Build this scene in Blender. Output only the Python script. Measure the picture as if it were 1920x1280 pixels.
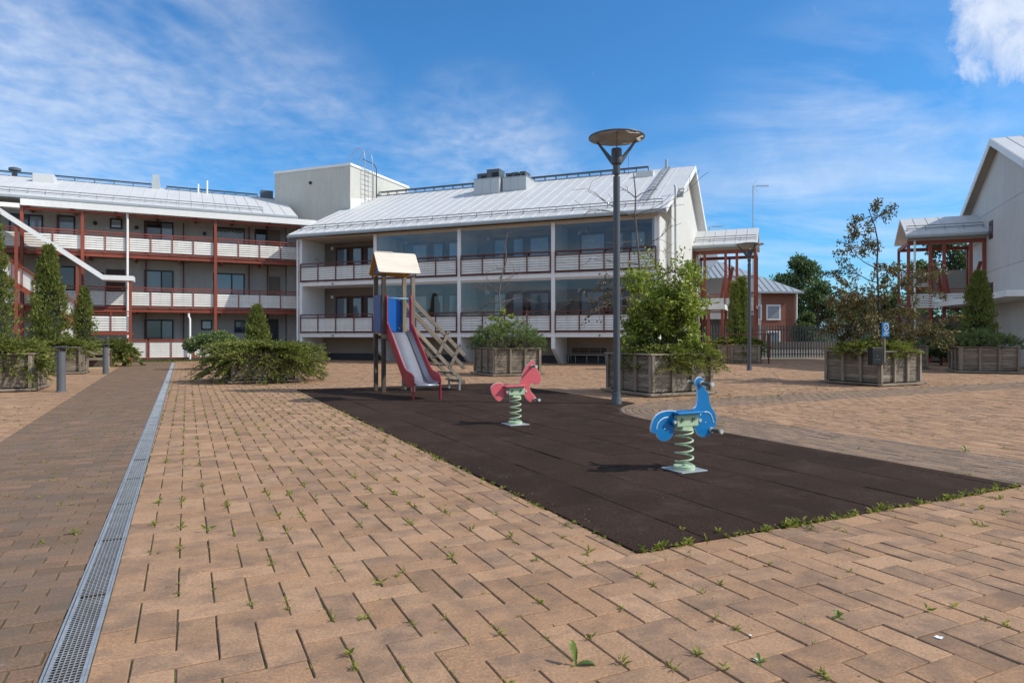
import bpy, bmesh, math, random
import numpy as np
from mathutils import Vector, Matrix
R = math.radians
for o in list(bpy.data.objects): bpy.data.objects.remove(o)
scn = bpy.context.scene
COL = scn.collection

# ------------------------------------------------------------------ camera
CAM_H = 1.25
cam = bpy.data.cameras.new('camera'); camo = bpy.data.objects.new('camera', cam); COL.objects.link(camo)
camo.location = (0, 0, CAM_H); camo.rotation_euler = (R(90), 0, 0)
cam.sensor_width = 36.0; cam.lens = 36.0 * 1250 / 1920
cam.shift_y = -8 / 1920.0
cam.clip_start = 0.05; cam.clip_end = 6000
scn.camera = camo

# ------------------------------------------------------------------ world, sun, exposure
SUN_AZ, SUN_EL = 98.7, 40.0          # clockwise from +Y, degrees
w = bpy.data.worlds.new('World'); scn.world = w; w.use_nodes = True
nt = w.node_tree; nt.nodes.clear()
def N(t, kind, **kw):
    n = t.nodes.new(kind)
    for k, v in kw.items():
        if k.startswith('i_'): n.inputs[int(k[2:])].default_value = v
        else: setattr(n, k, v)
    return n
def LK(t, a, b): t.links.new(a, b)
def math_(t, op, a, b=None, clamp=False):
    n = t.nodes.new('ShaderNodeMath'); n.operation = op; n.use_clamp = clamp
    for i, x in enumerate((a, b)):
        if x is None: continue
        if isinstance(x, (int, float)): n.inputs[i].default_value = x
        else: t.links.new(x, n.inputs[i])
    return n.outputs[0]
def mixc(t, f, a, b, mode='MIX'):
    n = t.nodes.new('ShaderNodeMix'); n.data_type = 'RGBA'; n.blend_type = mode
    for i, x in ((0, f), (6, a), (7, b)):
        if isinstance(x, (int, float)): n.inputs[i].default_value = x
        elif isinstance(x, tuple): n.inputs[i].default_value = (*x[:3], 1)
        else: t.links.new(x, n.inputs[i])
    return n.outputs[2]
def ramp(t, f, stops, interp='LINEAR'):
    n = t.nodes.new('ShaderNodeValToRGB'); n.color_ramp.interpolation = interp
    el = n.color_ramp.elements
    while len(el) < len(stops): el.new(.5)
    for e, (p, c) in zip(el, stops):
        e.position = p; e.color = (c, c, c, 1) if isinstance(c, (int, float)) else (*c, 1)
    t.links.new(f, n.inputs[0]); return n.outputs[0]
def noise(t, vec, scale, detail=3, rough=.55, dist=0, dim='3D'):
    n = t.nodes.new('ShaderNodeTexNoise'); n.noise_dimensions = dim
    n.inputs['Scale'].default_value = scale; n.inputs['Detail'].default_value = detail
    n.inputs['Roughness'].default_value = rough; n.inputs['Distortion'].default_value = dist
    if vec is not None: t.links.new(vec, n.inputs['Vector'])
    return n.outputs['Fac']
def mapping(t, vec, sc=(1, 1, 1), loc=(0, 0, 0), rot=(0, 0, 0)):
    n = t.nodes.new('ShaderNodeMapping'); t.links.new(vec, n.inputs['Vector'])
    n.inputs['Scale'].default_value = sc; n.inputs['Location'].default_value = loc; n.inputs['Rotation'].default_value = rot
    return n.outputs[0]

sky = N(nt, 'ShaderNodeTexSky', sky_type='NISHITA', sun_disc=False)
sky.sun_elevation = R(SUN_EL); sky.sun_rotation = R(SUN_AZ); sky.altitude = 0
sky.air_density = 1.0; sky.dust_density = 0.6; sky.ozone_density = 3.2
tc = N(nt, 'ShaderNodeTexCoord'); D = tc.outputs['Generated']
sep = N(nt, 'ShaderNodeSeparateXYZ'); LK(nt, D, sep.inputs[0])
zz = math_(nt, 'ADD', math_(nt, 'MAXIMUM', sep.outputs[2], 0.0), .10)
cmb = N(nt, 'ShaderNodeCombineXYZ')
LK(nt, math_(nt, 'DIVIDE', sep.outputs[0], zz), cmb.inputs[0]); LK(nt, math_(nt, 'DIVIDE', sep.outputs[1], zz), cmb.inputs[1])
PL = cmb.outputs[0]                                   # cloud-layer plane coordinates
def blob(d, inner, outer):
    v = Vector(d).normalized()
    n = N(nt, 'ShaderNodeVectorMath', operation='DOT_PRODUCT'); n.inputs[1].default_value = v
    LK(nt, D, n.inputs[0])
    m = N(nt, 'ShaderNodeMapRange', interpolation_type='SMOOTHSTEP'); LK(nt, n.outputs['Value'], m.inputs[0])
    m.inputs[1].default_value = math.cos(R(outer)); m.inputs[2].default_value = math.cos(R(inner))
    return m.outputs[0]
# rippled altocumulus sheet (left), veils of cirrus (right) and one cumulus (upper right)
rip = noise(nt, mapping(nt, PL, (1.0, .85, 1), rot=(0, 0, R(14))), 11.0, 4, .55, .35)
soft = noise(nt, mapping(nt, PL, (1.0, .75, 1), (3, 1, 0)), 1.15, 4, .6, .5)
big = noise(nt, PL, .32, 2, .5)
covL = math_(nt, 'MAXIMUM', blob((-.70, 1, .34), 2, 23), math_(nt, 'MAXIMUM', blob((-.36, 1, .25), 1, 13), blob((-.05, 1, .21), 1, 12)))
covE = math_(nt, 'MULTIPLY', math_(nt, 'SUBTRACT', 1.0, blob((0, 1, .25), 34, 62)), math_(nt, 'ADD', big, .35))  # unseen cloud cover outside the view, thickened to lift neutral ambient light
cl = math_(nt, 'ADD', math_(nt, 'MULTIPLY', covL, .38), math_(nt, 'MULTIPLY', covE, .85))
cl = math_(nt, 'MULTIPLY', cl, math_(nt, 'ADD', math_(nt, 'MULTIPLY', ramp(nt, rip, [(.30, 0.0), (.74, 1.0)]), ramp(nt, soft, [(.30, .25), (.55, .85)])), math_(nt, 'MULTIPLY', ramp(nt, soft, [(.36, 0.0), (.62, 1.0)]), .62)))
cir = noise(nt, mapping(nt, PL, (.8, 1.1, 1), (7, 2, 0), (0, 0, R(-35))), 1.2, 6, .6, 1.0)
covR = math_(nt, 'MAXIMUM', blob((.50, 1, .22), 1, 15), blob((.26, 1, .12), 1, 13))
c2 = math_(nt, 'MULTIPLY', covR, ramp(nt, cir, [(.36, 0.0), (.76, .52)]))
cum = noise(nt, D, 13, 8, .66, .35)
cb = math_(nt, 'SUBTRACT', math_(nt, 'ADD', blob((.81, 1, .515), 0, 7.4), math_(nt, 'MULTIPLY', cum, 2.0)), 1.30)
c3 = ramp(nt, cb, [(0.0, 0.0), (.22, .40), (.6, .78)])
fac = math_(nt, 'MAXIMUM', math_(nt, 'MAXIMUM', cl, c2), c3, True)
tint = mixc(nt, 1.0, sky.outputs[0], (.35, .77, 1.06), 'MULTIPLY')
up = N(nt, 'ShaderNodeMapRange'); LK(nt, sep.outputs[2], up.inputs[0])
skyc = mixc(nt, math_(nt, 'MULTIPLY', fac, .86), tint, mixc(nt, ramp(nt, cum, [(.35, 0.0), (.7, 1.0)]), (5.0, 5.25, 5.7), (7.2, 7.2, 7.3)))
bg = N(nt, 'ShaderNodeBackground'); bg.inputs[1].default_value = 0.15
LK(nt, skyc, bg.inputs[0])
wo = N(nt, 'ShaderNodeOutputWorld'); LK(nt, bg.outputs[0], wo.inputs[0])

sl = bpy.data.lights.new('sun', 'SUN'); sl.energy = 3.8; sl.angle = R(.53); sl.color = (1.0, .935, .84)
so = bpy.data.objects.new('sun', sl); COL.objects.link(so)
sd = Vector((math.sin(R(SUN_AZ)) * math.cos(R(SUN_EL)), math.cos(R(SUN_AZ)) * math.cos(R(SUN_EL)), math.sin(R(SUN_EL))))
so.rotation_euler = sd.to_track_quat('Z', 'Y').to_euler(); so.location = sd * 60
vs = scn.view_settings; vs.view_transform = 'Standard'; vs.look = 'None'; vs.exposure = 0.12; vs.gamma = 1; vs.use_curve_mapping = False

# ------------------------------------------------------------------ materials
def newmat(name):
    m = bpy.data.materials.new(name); m.use_nodes = True; t = m.node_tree
    b = t.nodes['Principled BSDF']; return m, t, b
def bump(t, b, h, strength, dist=.01):
    n = t.nodes.new('ShaderNodeBump'); n.inputs['Strength'].default_value = strength; n.inputs['Distance'].default_value = dist
    t.links.new(h, n.inputs['Height']); t.links.new(n.outputs[0], b.inputs['Normal']); return n
def M(name, col, rough=.6, var=.12, scale=2.0, grime=.15, bmp=.1, bscale=60, metal=0.0, spec=.4, obj=False, rnd=0.0, streak=0.0):
    m, t, b = newmat(name)
    g = t.nodes.new('ShaderNodeNewGeometry'); P = g.outputs['Position']
    c = Vector(col)
    n1 = noise(t, P, scale, 4, .6); n2 = noise(t, P, scale * 9, 3, .6)
    f = math_(t, 'ADD', math_(t, 'MULTIPLY', n1, .65), math_(t, 'MULTIPLY', n2, .35))
    base = mixc(t, ramp(t, f, [(.32, 0.0), (.68, 1.0)]), tuple(c * (1 - var)), tuple(c * (1 + var)))
    if grime:
        gn = noise(t, mapping(t, P, (1, 1, .35)), scale * 1.7, 5, .65, .4)
        base = mixc(t, math_(t, 'MULTIPLY', ramp(t, gn, [(.5, 0.0), (.78, 1.0)]), grime), base, tuple(Vector((c.x * .45, c.y * .42, c.z * .38))))
    if streak:
        sn = noise(t, mapping(t, P, (9, 9, .35)), 1.0, 4, .6)
        base = mixc(t, math_(t, 'MULTIPLY', ramp(t, sn, [(.48, 0.0), (.75, 1.0)]), streak), base, tuple(Vector((c.x * .5, c.y * .47, c.z * .42))))
    if rnd:
        oi = t.nodes.new('ShaderNodeObjectInfo')
        v = math_(t, 'ADD', math_(t, 'MULTIPLY', oi.outputs['Random'], 2 * rnd), 1 - rnd)
        hv = t.nodes.new('ShaderNodeHueSaturation'); t.links.new(base, hv.inputs['Color']); t.links.new(v, hv.inputs['Value']); base = hv.outputs[0]
    t.links.new(base, b.inputs['Base Color'])
    b.inputs['Roughness'].default_value = rough; b.inputs['Metallic'].default_value = metal
    b.inputs['Specular IOR Level'].default_value = spec
    r = ramp(t, n2, [(.2, max(0, rough - .12)), (.8, min(1, rough + .12))]); t.links.new(r, b.inputs['Roughness'])
    if bmp:
        bump(t, b, noise(t, P, bscale, 4, .6), bmp, .006)
    return m
def wood(name, col, col2, rough=.85, rnd=.22):
    m, t, b = newmat(name)
    tc_ = t.nodes.new('ShaderNodeTexCoord'); O = tc_.outputs['Object']
    oi = t.nodes.new('ShaderNodeObjectInfo')
    ad = N(t, 'ShaderNodeVectorMath', operation='ADD'); LK(t, O, ad.inputs[0])
    sc = N(t, 'ShaderNodeVectorMath', operation='SCALE'); sc.inputs[0].default_value = (17, 31, 23); LK(t, oi.outputs['Random'], sc.inputs['Scale'])
    LK(t, sc.outputs[0], ad.inputs[1])
    gr = noise(t, mapping(t, ad.outputs[0], (1.6, 38, 38)), 1.0, 5, .65, .6)
    bl = noise(t, mapping(t, ad.outputs[0], (1.5, 5, 5)), 1.3, 3, .6)
    f = math_(t, 'ADD', math_(t, 'MULTIPLY', gr, .6), math_(t, 'MULTIPLY', bl, .4))
    base = mixc(t, ramp(t, f, [(.36, 0.0), (.62, 1.0)]), col2, col)
    kn = ramp(t, noise(t, mapping(t, ad.outputs[0], (6, 14, 14)), 1.0, 2, .5), [(.70, 0.0), (.76, 1.0)])
    base = mixc(t, math_(t, 'MULTIPLY', kn, .55), base, tuple(Vector(col2) * .45))
    hv = t.nodes.new('ShaderNodeHueSaturation'); LK(t, base, hv.inputs['Color'])
    LK(t, math_(t, 'ADD', math_(t, 'MULTIPLY', oi.outputs['Random'], 2 * rnd), 1 - rnd), hv.inputs['Value'])
    LK(t, hv.outputs[0], b.inputs['Base Color']); b.inputs['Roughness'].default_value = rough
    b.inputs['Specular IOR Level'].default_value = .25
    bump(t, b, gr, .55, .004)
    return m
def leafmat(name, c1, c2, c3, trans=.3, rough=.5):
    m, t, b = newmat(name)
    a = t.nodes.new('ShaderNodeAttribute'); a.attribute_name = 'rnd'
    col = ramp(t, a.outputs['Fac'], [(0.0, c1), (.55, c2), (1.0, c3)])
    LK(t, col, b.inputs['Base Color']); b.inputs['Roughness'].default_value = rough; b.inputs['Specular IOR Level'].default_value = .3
    tr = t.nodes.new('ShaderNodeBsdfTranslucent'); LK(t, mixc(t, 1.0, col, (1.0, 1.15, .55), 'MULTIPLY'), tr.inputs[0])
    mx = t.nodes.new('ShaderNodeMixShader'); mx.inputs[0].default_value = trans
    LK(t, b.outputs[0], mx.inputs[1]); LK(t, tr.outputs[0], mx.inputs[2])
    LK(t, mx.outputs[0], t.nodes['Material Output'].inputs[0])
    return m
def glassmat(name, tintc, refl=1.0, rough=.02):
    m, t, b = newmat(name); t.nodes.remove(b)
    tr = t.nodes.new('ShaderNodeBsdfTransparent'); tr.inputs[0].default_value = (*tintc, 1)
    gl = t.nodes.new('ShaderNodeBsdfGlossy'); gl.inputs['Roughness'].default_value = rough; gl.inputs[0].default_value = (.95, .98, 1, 1)
    fr = t.nodes.new('ShaderNodeFresnel'); fr.inputs[0].default_value = 1.55
    f = math_(t, 'MULTIPLY', fr.outputs[0], 1.9 * refl, True)
    mx = t.nodes.new('ShaderNodeMixShader'); LK(t, f, mx.inputs[0]); LK(t, tr.outputs[0], mx.inputs[1]); LK(t, gl.outputs[0], mx.inputs[2])
    LK(t, mx.outputs[0], t.nodes['Material Output'].inputs[0]); return m
def panemat(name, col, refl=1.0):
    # window glass over a curtain or a dark room: dark body, sharp clear coat
    m, t, b = newmat(name)
    oi = t.nodes.new('ShaderNodeObjectInfo'); c = Vector(col)
    LK(t, mixc(t, oi.outputs['Random'], tuple(c * .55), tuple(c * 1.25)), b.inputs['Base Color'])
    b.inputs['Roughness'].default_value = .04; b.inputs['Specular IOR Level'].default_value = .9 * refl
    return m

def paver_mat(name, attr, col, col2, blot, blotamt, speck=.5, blotscale=5.0):
    m, t, b = newmat(name)
    g = t.nodes.new('ShaderNodeNewGeometry'); P = g.outputs['Position']
    if attr:
        a = t.nodes.new('ShaderNodeAttribute'); a.attribute_name = 'rnd'; rv = a.outputs['Fac']
    else:
        oi = t.nodes.new('ShaderNodeObjectInfo'); rv = oi.outputs['Random']
    h2 = math_(t, 'FRACT', math_(t, 'MULTIPLY', rv, 7.31)); h3 = math_(t, 'FRACT', math_(t, 'MULTIPLY', rv, 23.7))
    base = mixc(t, rv, col, col2)
    gr = noise(t, P, 170, 3, .7)
    base = mixc(t, math_(t, 'MULTIPLY', ramp(t, gr, [(.3, 1.0), (.55, 0.0)]), .45), base, tuple(Vector(col) * .5))
    g2 = noise(t, P, 75, 3, .7)
    base = mixc(t, math_(t, 'MULTIPLY', ramp(t, g2, [(.36, 1.0), (.56, 0.0)]), .50), base, tuple(Vector(col) * .48))
    base = mixc(t, math_(t, 'MULTIPLY', ramp(t, g2, [(.56, 0.0), (.70, 1.0)]), .40), base, tuple(Vector(col) * 1.5))
    lg = noise(t, P, 2.2, 4, .6)
    base = mixc(t, math_(t, 'MULTIPLY', ramp(t, lg, [(.42, 0.0), (.7, 1.0)]), .30), base, tuple(Vector(col) * .62))
    bn = noise(t, P, blotscale, 4, .62, .3)
    bf = math_(t, 'MULTIPLY', ramp(t, math_(t, 'ADD', bn, math_(t, 'MULTIPLY', h2, .24)), [(.54, 0.0), (.84, 1.0)]), blotamt)
    base = mixc(t, bf, base, blot)
    vo = t.nodes.new('ShaderNodeTexVoronoi'); vo.inputs['Scale'].default_value = 120; LK(t, P, vo.inputs['Vector'])
    sp = math_(t, 'MULTIPLY', ramp(t, vo.outputs['Distance'], [(.10, 1.0), (.2, 0.0)]), ramp(t, noise(t, P, 60, 2, .5), [(.5, 0.0), (.6, speck)]))
    base = mixc(t, sp, base, tuple(Vector(col) * 1.75))
    # worn pale lichen spots
    ls = ramp(t, noise(t, P, 23, 3, .6), [(.71, 0.0), (.76, .35)])
    base = mixc(t, ls, base, (.42, .40, .36))
    hv = t.nodes.new('ShaderNodeHueSaturation'); LK(t, base, hv.inputs['Color']); LK(t, math_(t, 'ADD', math_(t, 'MULTIPLY', h3, .20), .90), hv.inputs['Value'])
    LK(t, hv.outputs[0], b.inputs['Base Color']); b.inputs['Roughness'].default_value = .9; b.inputs['Specular IOR Level'].default_value = .2
    bump(t, b, math_(t, 'ADD', math_(t, 'MULTIPLY', gr, .6), math_(t, 'MULTIPLY', noise(t, P, 420, 2, .6), .4)), .5, .004)
    return m
TAN = dict(col=(.415, .245, .138), col2=(.485, .305, .186), blot=(.140, .102, .080), blotamt=.62, blotscale=6.0)
DRK = dict(col=(.195, .132, .088), col2=(.285, .172, .110), blot=(.142, .116, .092), blotamt=.65, blotscale=3.0)
GRY = dict(col=(.27, .185, .125), col2=(.345, .230, .152), blot=(.15, .122, .10), blotamt=.75)
MT = {}
for k, dct in (('tan', TAN), ('drk', DRK), ('gry', GRY)):
    MT[k] = paver_mat('paver_' + k, True, **dct); MT[k + '_one'] = paver_mat('paver_' + k + '_single', False, **dct)
MT['white'] = M('white_paint', (.80, .80, .78), .5, .05, 1.5, .10, .03, 40, streak=.10)
MT['slat_white'] = M('slat_white', (.73, .71, .66), .5, .07, 1.2, .2, .03, 40, rnd=.05, streak=.25)
MT['render_white'] = M('render_white', (.62, .61, .565), .85, .06, .8, .10, .25, 90, streak=.10)
MT['render_grey'] = M('render_grey', (.43, .42, .395), .9, .10, .5, .25, .25, 90, streak=.25)
MT['render_tower'] = M('render_tower', (.54, .53, .48), .9, .08, .6, .2, .25, 70, streak=.18)
MT['render_right'] = M('render_right', (.58, .565, .535), .9, .08, .5, .18, .25, 70, streak=.22)
MT['taupe'] = M('taupe_cladding', (.20, .17, .14), .75, .10, 1.0, .15, .1)
MT['beige'] = M('beige_render', (.34, .28, .22), .85, .08, .8, .15, .2)
MT['plinth'] = M('dark_plinth', (.05, .055, .062), .7, .15, 1.0, .2, .2)
MT['red'] = M('red_oxide_steel', (.27, .062, .034), .5, .12, 2.5, .15, .05)
MT['redbrown'] = M('brown_red_steel', (.125, .036, .026), .5, .12, 2.5, .15, .05)
MT['brown'] = M('brown_frame', (.060, .026, .018), .5, .12, 2.0, .1, .03)
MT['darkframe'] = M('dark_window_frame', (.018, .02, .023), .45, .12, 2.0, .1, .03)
MT['roof'] = M('white_metal_roof', (.60, .605, .60), .5, .05, .7, .12, .03, 20, metal=.0, spec=.25, streak=.10)
MT['roof_grey'] = M('grey_metal_roof', (.30, .34, .37), .45, .08, .8, .12, .03, 20)
MT['gutter'] = M('gutter_steel', (.36, .39, .40), .45, .10, 1.5, .2, .03, metal=.2)
MT['galv'] = M('galvanised_steel', (.40, .425, .44), .45, .18, 5.0, .40, .08, 80, metal=.45)
MT['galvdark'] = M('dark_steel', (.10, .125, .145), .5, .15, 2.0, .1, .05, metal=.2)
MT['ventcase'] = M('vent_sheet', (.47, .50, .51), .45, .06, 1.2, .15, .03, metal=.1)
MT['lamp_grey'] = M('lamp_grey_paint', (.075, .083, .092), .42, .10, 2.0, .12, .05)
MT['lamp_under'] = M('lamp_reflector', (.50, .50, .50), .45, .05, 2.0, .08, .02)
MT['bollard'] = M('bollard_grey', (.115, .12, .128), .5, .10, 2.5, .2, .06)
MT['wood'] = wood('weathered_wood', (.34, .285, .215), (.115, .088, .064))
MT['wood_post'] = wood('weathered_post', (.33, .28, .215), (.14, .108, .08), rnd=.15)
MT['wood_slide'] = wood('slide_timber', (.32, .275, .215), (.155, .125, .094), rnd=.12)
MT['wood_dark'] = wood('slide_timber_brown', (.13, .098, .072), (.060, .044, .033), rnd=.12)
MT['ply'] = wood('birch_ply', (.72, .66, .56), (.60, .53, .42), .6, .03)
MT['yellow'] = M('yellow_board', (.55, .27, .035), .5, .1, 3, .15, .03)
MT['slide_red'] = M('slide_red_hdpe', (.36, .030, .042), .40, .14, 4, .15, .04, 120)
MT['slide_blue'] = M('slide_blue_hdpe', (.012, .14, .52), .36, .08, 3, .1, .03, 120)
MT['slide_navy'] = M('slide_navy_hdpe', (.065, .10, .26), .45, .10, 3, .12, .03, 120)
MT['steel_slide'] = M('slide_steel', (.33, .355, .39), .36, .08, 3, .2, .02, 12, metal=.5)
MT['horse_red'] = M('coral_board', (.60, .105, .125), .45, .06, 3, .10, .03, 120)
MT['blue_board'] = M('blue_board', (.002, .165, .42), .36, .05, 3, .08, .03, 120)
MT['edge_blue'] = M('board_edge_pale', (.52, .60, .70), .5, .05, 3, .10, .03)
MT['edge_red'] = M('board_edge_pink', (.66, .42, .40), .5, .05, 3, .10, .03)
MT['mint'] = M('mint_steel', (.42, .55, .36), .38, .08, 5, .12, .05)
MT['handle'] = M('handle_grey_green', (.10, .115, .085), .5, .08, 5, .1, .03)
MT['bolt'] = M('bolt_plastic', (.50, .51, .47), .5, .08, 5, .1, .03)
MT['black'] = M('black_plastic', (.012, .012, .013), .45, .1, 5, .1, .03)
MT['soil'] = M('soil', (.05, .035, .022), .95, .3, 4, .3, .6, 30)
MT['signblue'] = M('sign_blue', (.012, .17, .42), .4, .06, 3, .1, .02)
MT['signwhite'] = M('sign_white', (.75, .78, .8), .5, .03, 3, .05, .02)
MT['yellowpaint'] = M('cream_paint', (.62, .55, .34), .5, .08, 4, .1, .03)
MT['glass'] = glassmat('balcony_glass', (.88, .90, .91), .45)
MT['pane'] = panemat('window_pane', (.16, .20, .25))
MT['pane_dark'] = panemat('window_pane_dark', (.03, .035, .04))
MT['pane_pale'] = panemat('window_pane_pale', (.30, .36, .42))
MT['bark'] = M('bark', (.075, .055, .042), .9, .25, 8, .2, .5, 50)
MT['bark_pale'] = M('bark_pale', (.17, .135, .105), .85, .2, 8, .2, .4, 50)
MT['juniper'] = leafmat('juniper_leaf', (.095, .120, .032), (.190, .210, .050), (.32, .32, .085), .28, .6)
MT['juniper_dry'] = leafmat('juniper_dry_leaf', (.13, .095, .06), (.16, .125, .08), (.11, .12, .05), .15, .7)
MT['thuja'] = leafmat('thuja_leaf', (.075, .105, .030), (.165, .195, .048), (.29, .30, .08), .28, .6)
MT['pine'] = leafmat('pine_leaf', (.065, .105, .042), (.135, .195, .065), (.24, .29, .10), .22, .6)
MT['shrub'] = leafmat('shrub_leaf', (.14, .20, .036), (.29, .35, .06), (.48, .50, .11), .36, .45)
MT['brownleaf'] = leafmat('bronze_leaf', (.075, .080, .036), (.15, .118, .055), (.29, .21, .10), .28, .45)
MT['fartree'] = leafmat('far_tree_leaf', (.042, .070, .026), (.090, .135, .045), (.17, .215, .075), .28, .6)
MT['birch'] = leafmat('birch_leaf', (.045, .078, .035), (.095, .145, .058), (.18, .225, .09), .3, .6)
MT['weed'] = leafmat('weed_leaf', (.15, .18, .03), (.26, .28, .05), (.42, .40, .10), .35, .5)
MT['dandelion'] = leafmat('dandelion_leaf', (.10, .16, .03), (.14, .21, .04), (.19, .25, .05), .35, .4)
MT['grass'] = leafmat('grass_leaf', (.07, .10, .02), (.12, .16, .03), (.22, .22, .06), .3, .5)
MT['litter'] = leafmat('dry_litter', (.10, .065, .035), (.20, .14, .08), (.36, .30, .22), .1, .8)
MT['guard'] = M('guard_rail_steel', (.20, .20, .195), .5, .12, 2, .2, .03)
# ------------------------------------------------------------------ helpers
rng = np.random.default_rng(7); random.seed(7)
def link(o, parent=None):
    COL.objects.link(o)
    if parent is not None: o.parent = parent
    return o
def tag(o, label=None, cat=None, group=None, kind=None):
    if label: o['label'] = label
    if cat: o['category'] = cat
    if group: o['group'] = group
    if kind: o['kind'] = kind
    return o
def thing(name, label, cat, loc=(0, 0, 0), rz=0.0, group=None):
    o = bpy.data.objects.new(name, None); o.empty_display_size = .2; link(o)
    o.location = loc; o.rotation_euler = (0, 0, rz)
    return tag(o, label, cat, group)
class MB:
    def __init__(s): s.v = []; s.f = []
    def add(s, vs, fs):
        n = len(s.v); s.v += [tuple(map(float, p)) for p in vs]; s.f += [tuple(i + n for i in f) for f in fs]; return s
    def box(s, x0, x1, y0, y1, z0, z1):
        v = [(x0, y0, z0), (x1, y0, z0), (x1, y1, z0), (x0, y1, z0), (x0, y0, z1), (x1, y0, z1), (x1, y1, z1), (x0, y1, z1)]
        return s.add(v, [(0, 3, 2, 1), (4, 5, 6, 7), (0, 1, 5, 4), (1, 2, 6, 5), (2, 3, 7, 6), (3, 0, 4, 7)])
    def bar(s, p, q, w, h, up=(0, 0, 1)):
        p = Vector(p); q = Vector(q); d = (q - p).normalized(); u = Vector(up)
        sd_ = d.cross(u)
        if sd_.length < 1e-4: sd_ = d.cross(Vector((0, 1, 0)))
        sd_.normalize(); u = sd_.cross(d).normalized()
        a = sd_ * (w / 2); b = u * (h / 2)
        v = [p - a - b, p + a - b, p + a + b, p - a + b, q - a - b, q + a - b, q + a + b, q - a + b]
        return s.add(v, [(0, 1, 2, 3), (4, 7, 6, 5), (0, 4, 5, 1), (1, 5, 6, 2), (2, 6, 7, 3), (3, 7, 4, 0)])
    def tube(s, pts, r, n=8, cap=True):
        pts = [Vector(p) for p in pts]; rr = r if isinstance(r, (list, tuple)) else [r] * len(pts)
        prev = None; base = len(s.v)
        for i, p in enumerate(pts):
            d = (pts[min(i + 1, len(pts) - 1)] - pts[max(i - 1, 0)]).normalized()
            if prev is None:
                a = d.cross(Vector((0, 0, 1)))
                if a.length < 1e-3: a = d.cross(Vector((1, 0, 0)))
            else: a = prev - d * prev.dot(d)
            a.normalize(); prev = a; b = d.cross(a)
            for k in range(n):
                t = 2 * math.pi * k / n; s.v.append(tuple(p + (a * math.cos(t) + b * math.sin(t)) * rr[i]))
        for i in range(len(pts) - 1):
            for k in range(n):
                k2 = (k + 1) % n
                s.f.append((base + i * n + k, base + i * n + k2, base + (i + 1) * n + k2, base + (i + 1) * n + k))
        if cap:
            s.f.append(tuple(base + k for k in reversed(range(n)))); e = base + (len(pts) - 1) * n
            s.f.append(tuple(e + k for k in range(n)))
        return s
    def lathe(s, prof, n=24, c=(0, 0, 0)):
        base = len(s.v)
        for r, z in prof:
            for k in range(n):
                t = 2 * math.pi * k / n; s.v.append((c[0] + r * math.cos(t), c[1] + r * math.sin(t), c[2] + z))
        m = len(prof)
        for i in range(m - 1):
            for k in range(n):
                k2 = (k + 1) % n
                s.f.append((base + i * n + k, base + i * n + k2, base + (i + 1) * n + k2, base + (i + 1) * n + k))
        s.f.append(tuple(base + k for k in reversed(range(n)))); s.f.append(tuple(base + (m - 1) * n + k for k in range(n)))
        return s
    def prism(s, poly, fn, t0, t1):
        """poly: 2D points; fn(u, v, t) -> 3D; closed prism between t0 and t1"""
        n = len(poly)
        v = [fn(u, w_, t0) for u, w_ in poly] + [fn(u, w_, t1) for u, w_ in poly]
        f = [tuple(range(n)), tuple(reversed(range(n, 2 * n)))]
        f += [(i, n + i, n + (i + 1) % n, (i + 1) % n) for i in range(n)]
        return s.add(v, f)
    def mesh(s, name, mat, smooth=False, fix=True, mats=None):
        me = bpy.data.meshes.new(name); me.from_pydata(s.v, [], s.f)
        for m_ in (mats or [mat]): me.materials.append(m_)
        if fix:
            bm = bmesh.new(); bm.from_mesh(me); bmesh.ops.recalc_face_normals(bm, faces=bm.faces); bm.to_mesh(me); bm.free()
        if smooth:
            for p in me.polygons: p.use_smooth = True
            if smooth is not True:
                try: me.set_sharp_from_angle(angle=R(smooth))
                except Exception: pass
        me.update(); return me
    def build(s, name, mat, parent=None, smooth=False, bevel=0, label=None, seg=2):
        o = bpy.data.objects.new(name, s.mesh(name, mat, smooth)); link(o, parent)
        if bevel:
            b = o.modifiers.new('bevel', 'BEVEL'); b.width = bevel; b.segments = seg; b.limit_method = 'ANGLE'; b.angle_limit = R(40)
        if label: o['label'] = label
        return o
def copy_of(o, parent, loc=None, rz=None, scale=None):
    c = o.copy(); COL.objects.link(c); c.parent = parent
    if loc is not None: c.location = loc
    if rz is not None: c.rotation_euler = (0, 0, rz)
    if scale is not None: c.scale = scale
    return c
def copy_tree(o, parent=None):
    c = o.copy(); COL.objects.link(c); c.parent = parent
    for ch in list(o.children): copy_tree(ch, c)
    return c
def mesh_np(name, V, F, mat, parent=None, rnd=None, smooth=False):
    """V (n,3) float, F list of index tuples or (m,4) array; rnd: per-face float attribute"""
    me = bpy.data.meshes.new(name)
    if isinstance(F, np.ndarray):
        m, k = F.shape
        me.vertices.add(len(V)); me.vertices.foreach_set('co', np.asarray(V, np.float32).ravel())
        me.loops.add(m * k); me.loops.foreach_set('vertex_index', F.astype(np.int32).ravel())
        me.polygons.add(m); me.polygons.foreach_set('loop_start', np.arange(0, m * k, k, dtype=np.int32))
        try: me.polygons.foreach_set('loop_total', np.full(m, k, np.int32))
        except Exception: pass
        me.update(calc_edges=True)
    else: me.from_pydata([tuple(v) for v in V], [], F)
    if rnd is not None:
        a = me.attributes.new('rnd', 'FLOAT', 'FACE'); a.data.foreach_set('value', np.asarray(rnd, np.float32))
    for m_ in (mat if isinstance(mat, (list, tuple)) else [mat]): me.materials.append(m_)
    if smooth: me.polygons.foreach_set('use_smooth', np.ones(len(me.polygons), bool))
    me.validate(); me.update()
    o = bpy.data.objects.new(name, me); return link(o, parent)

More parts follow.
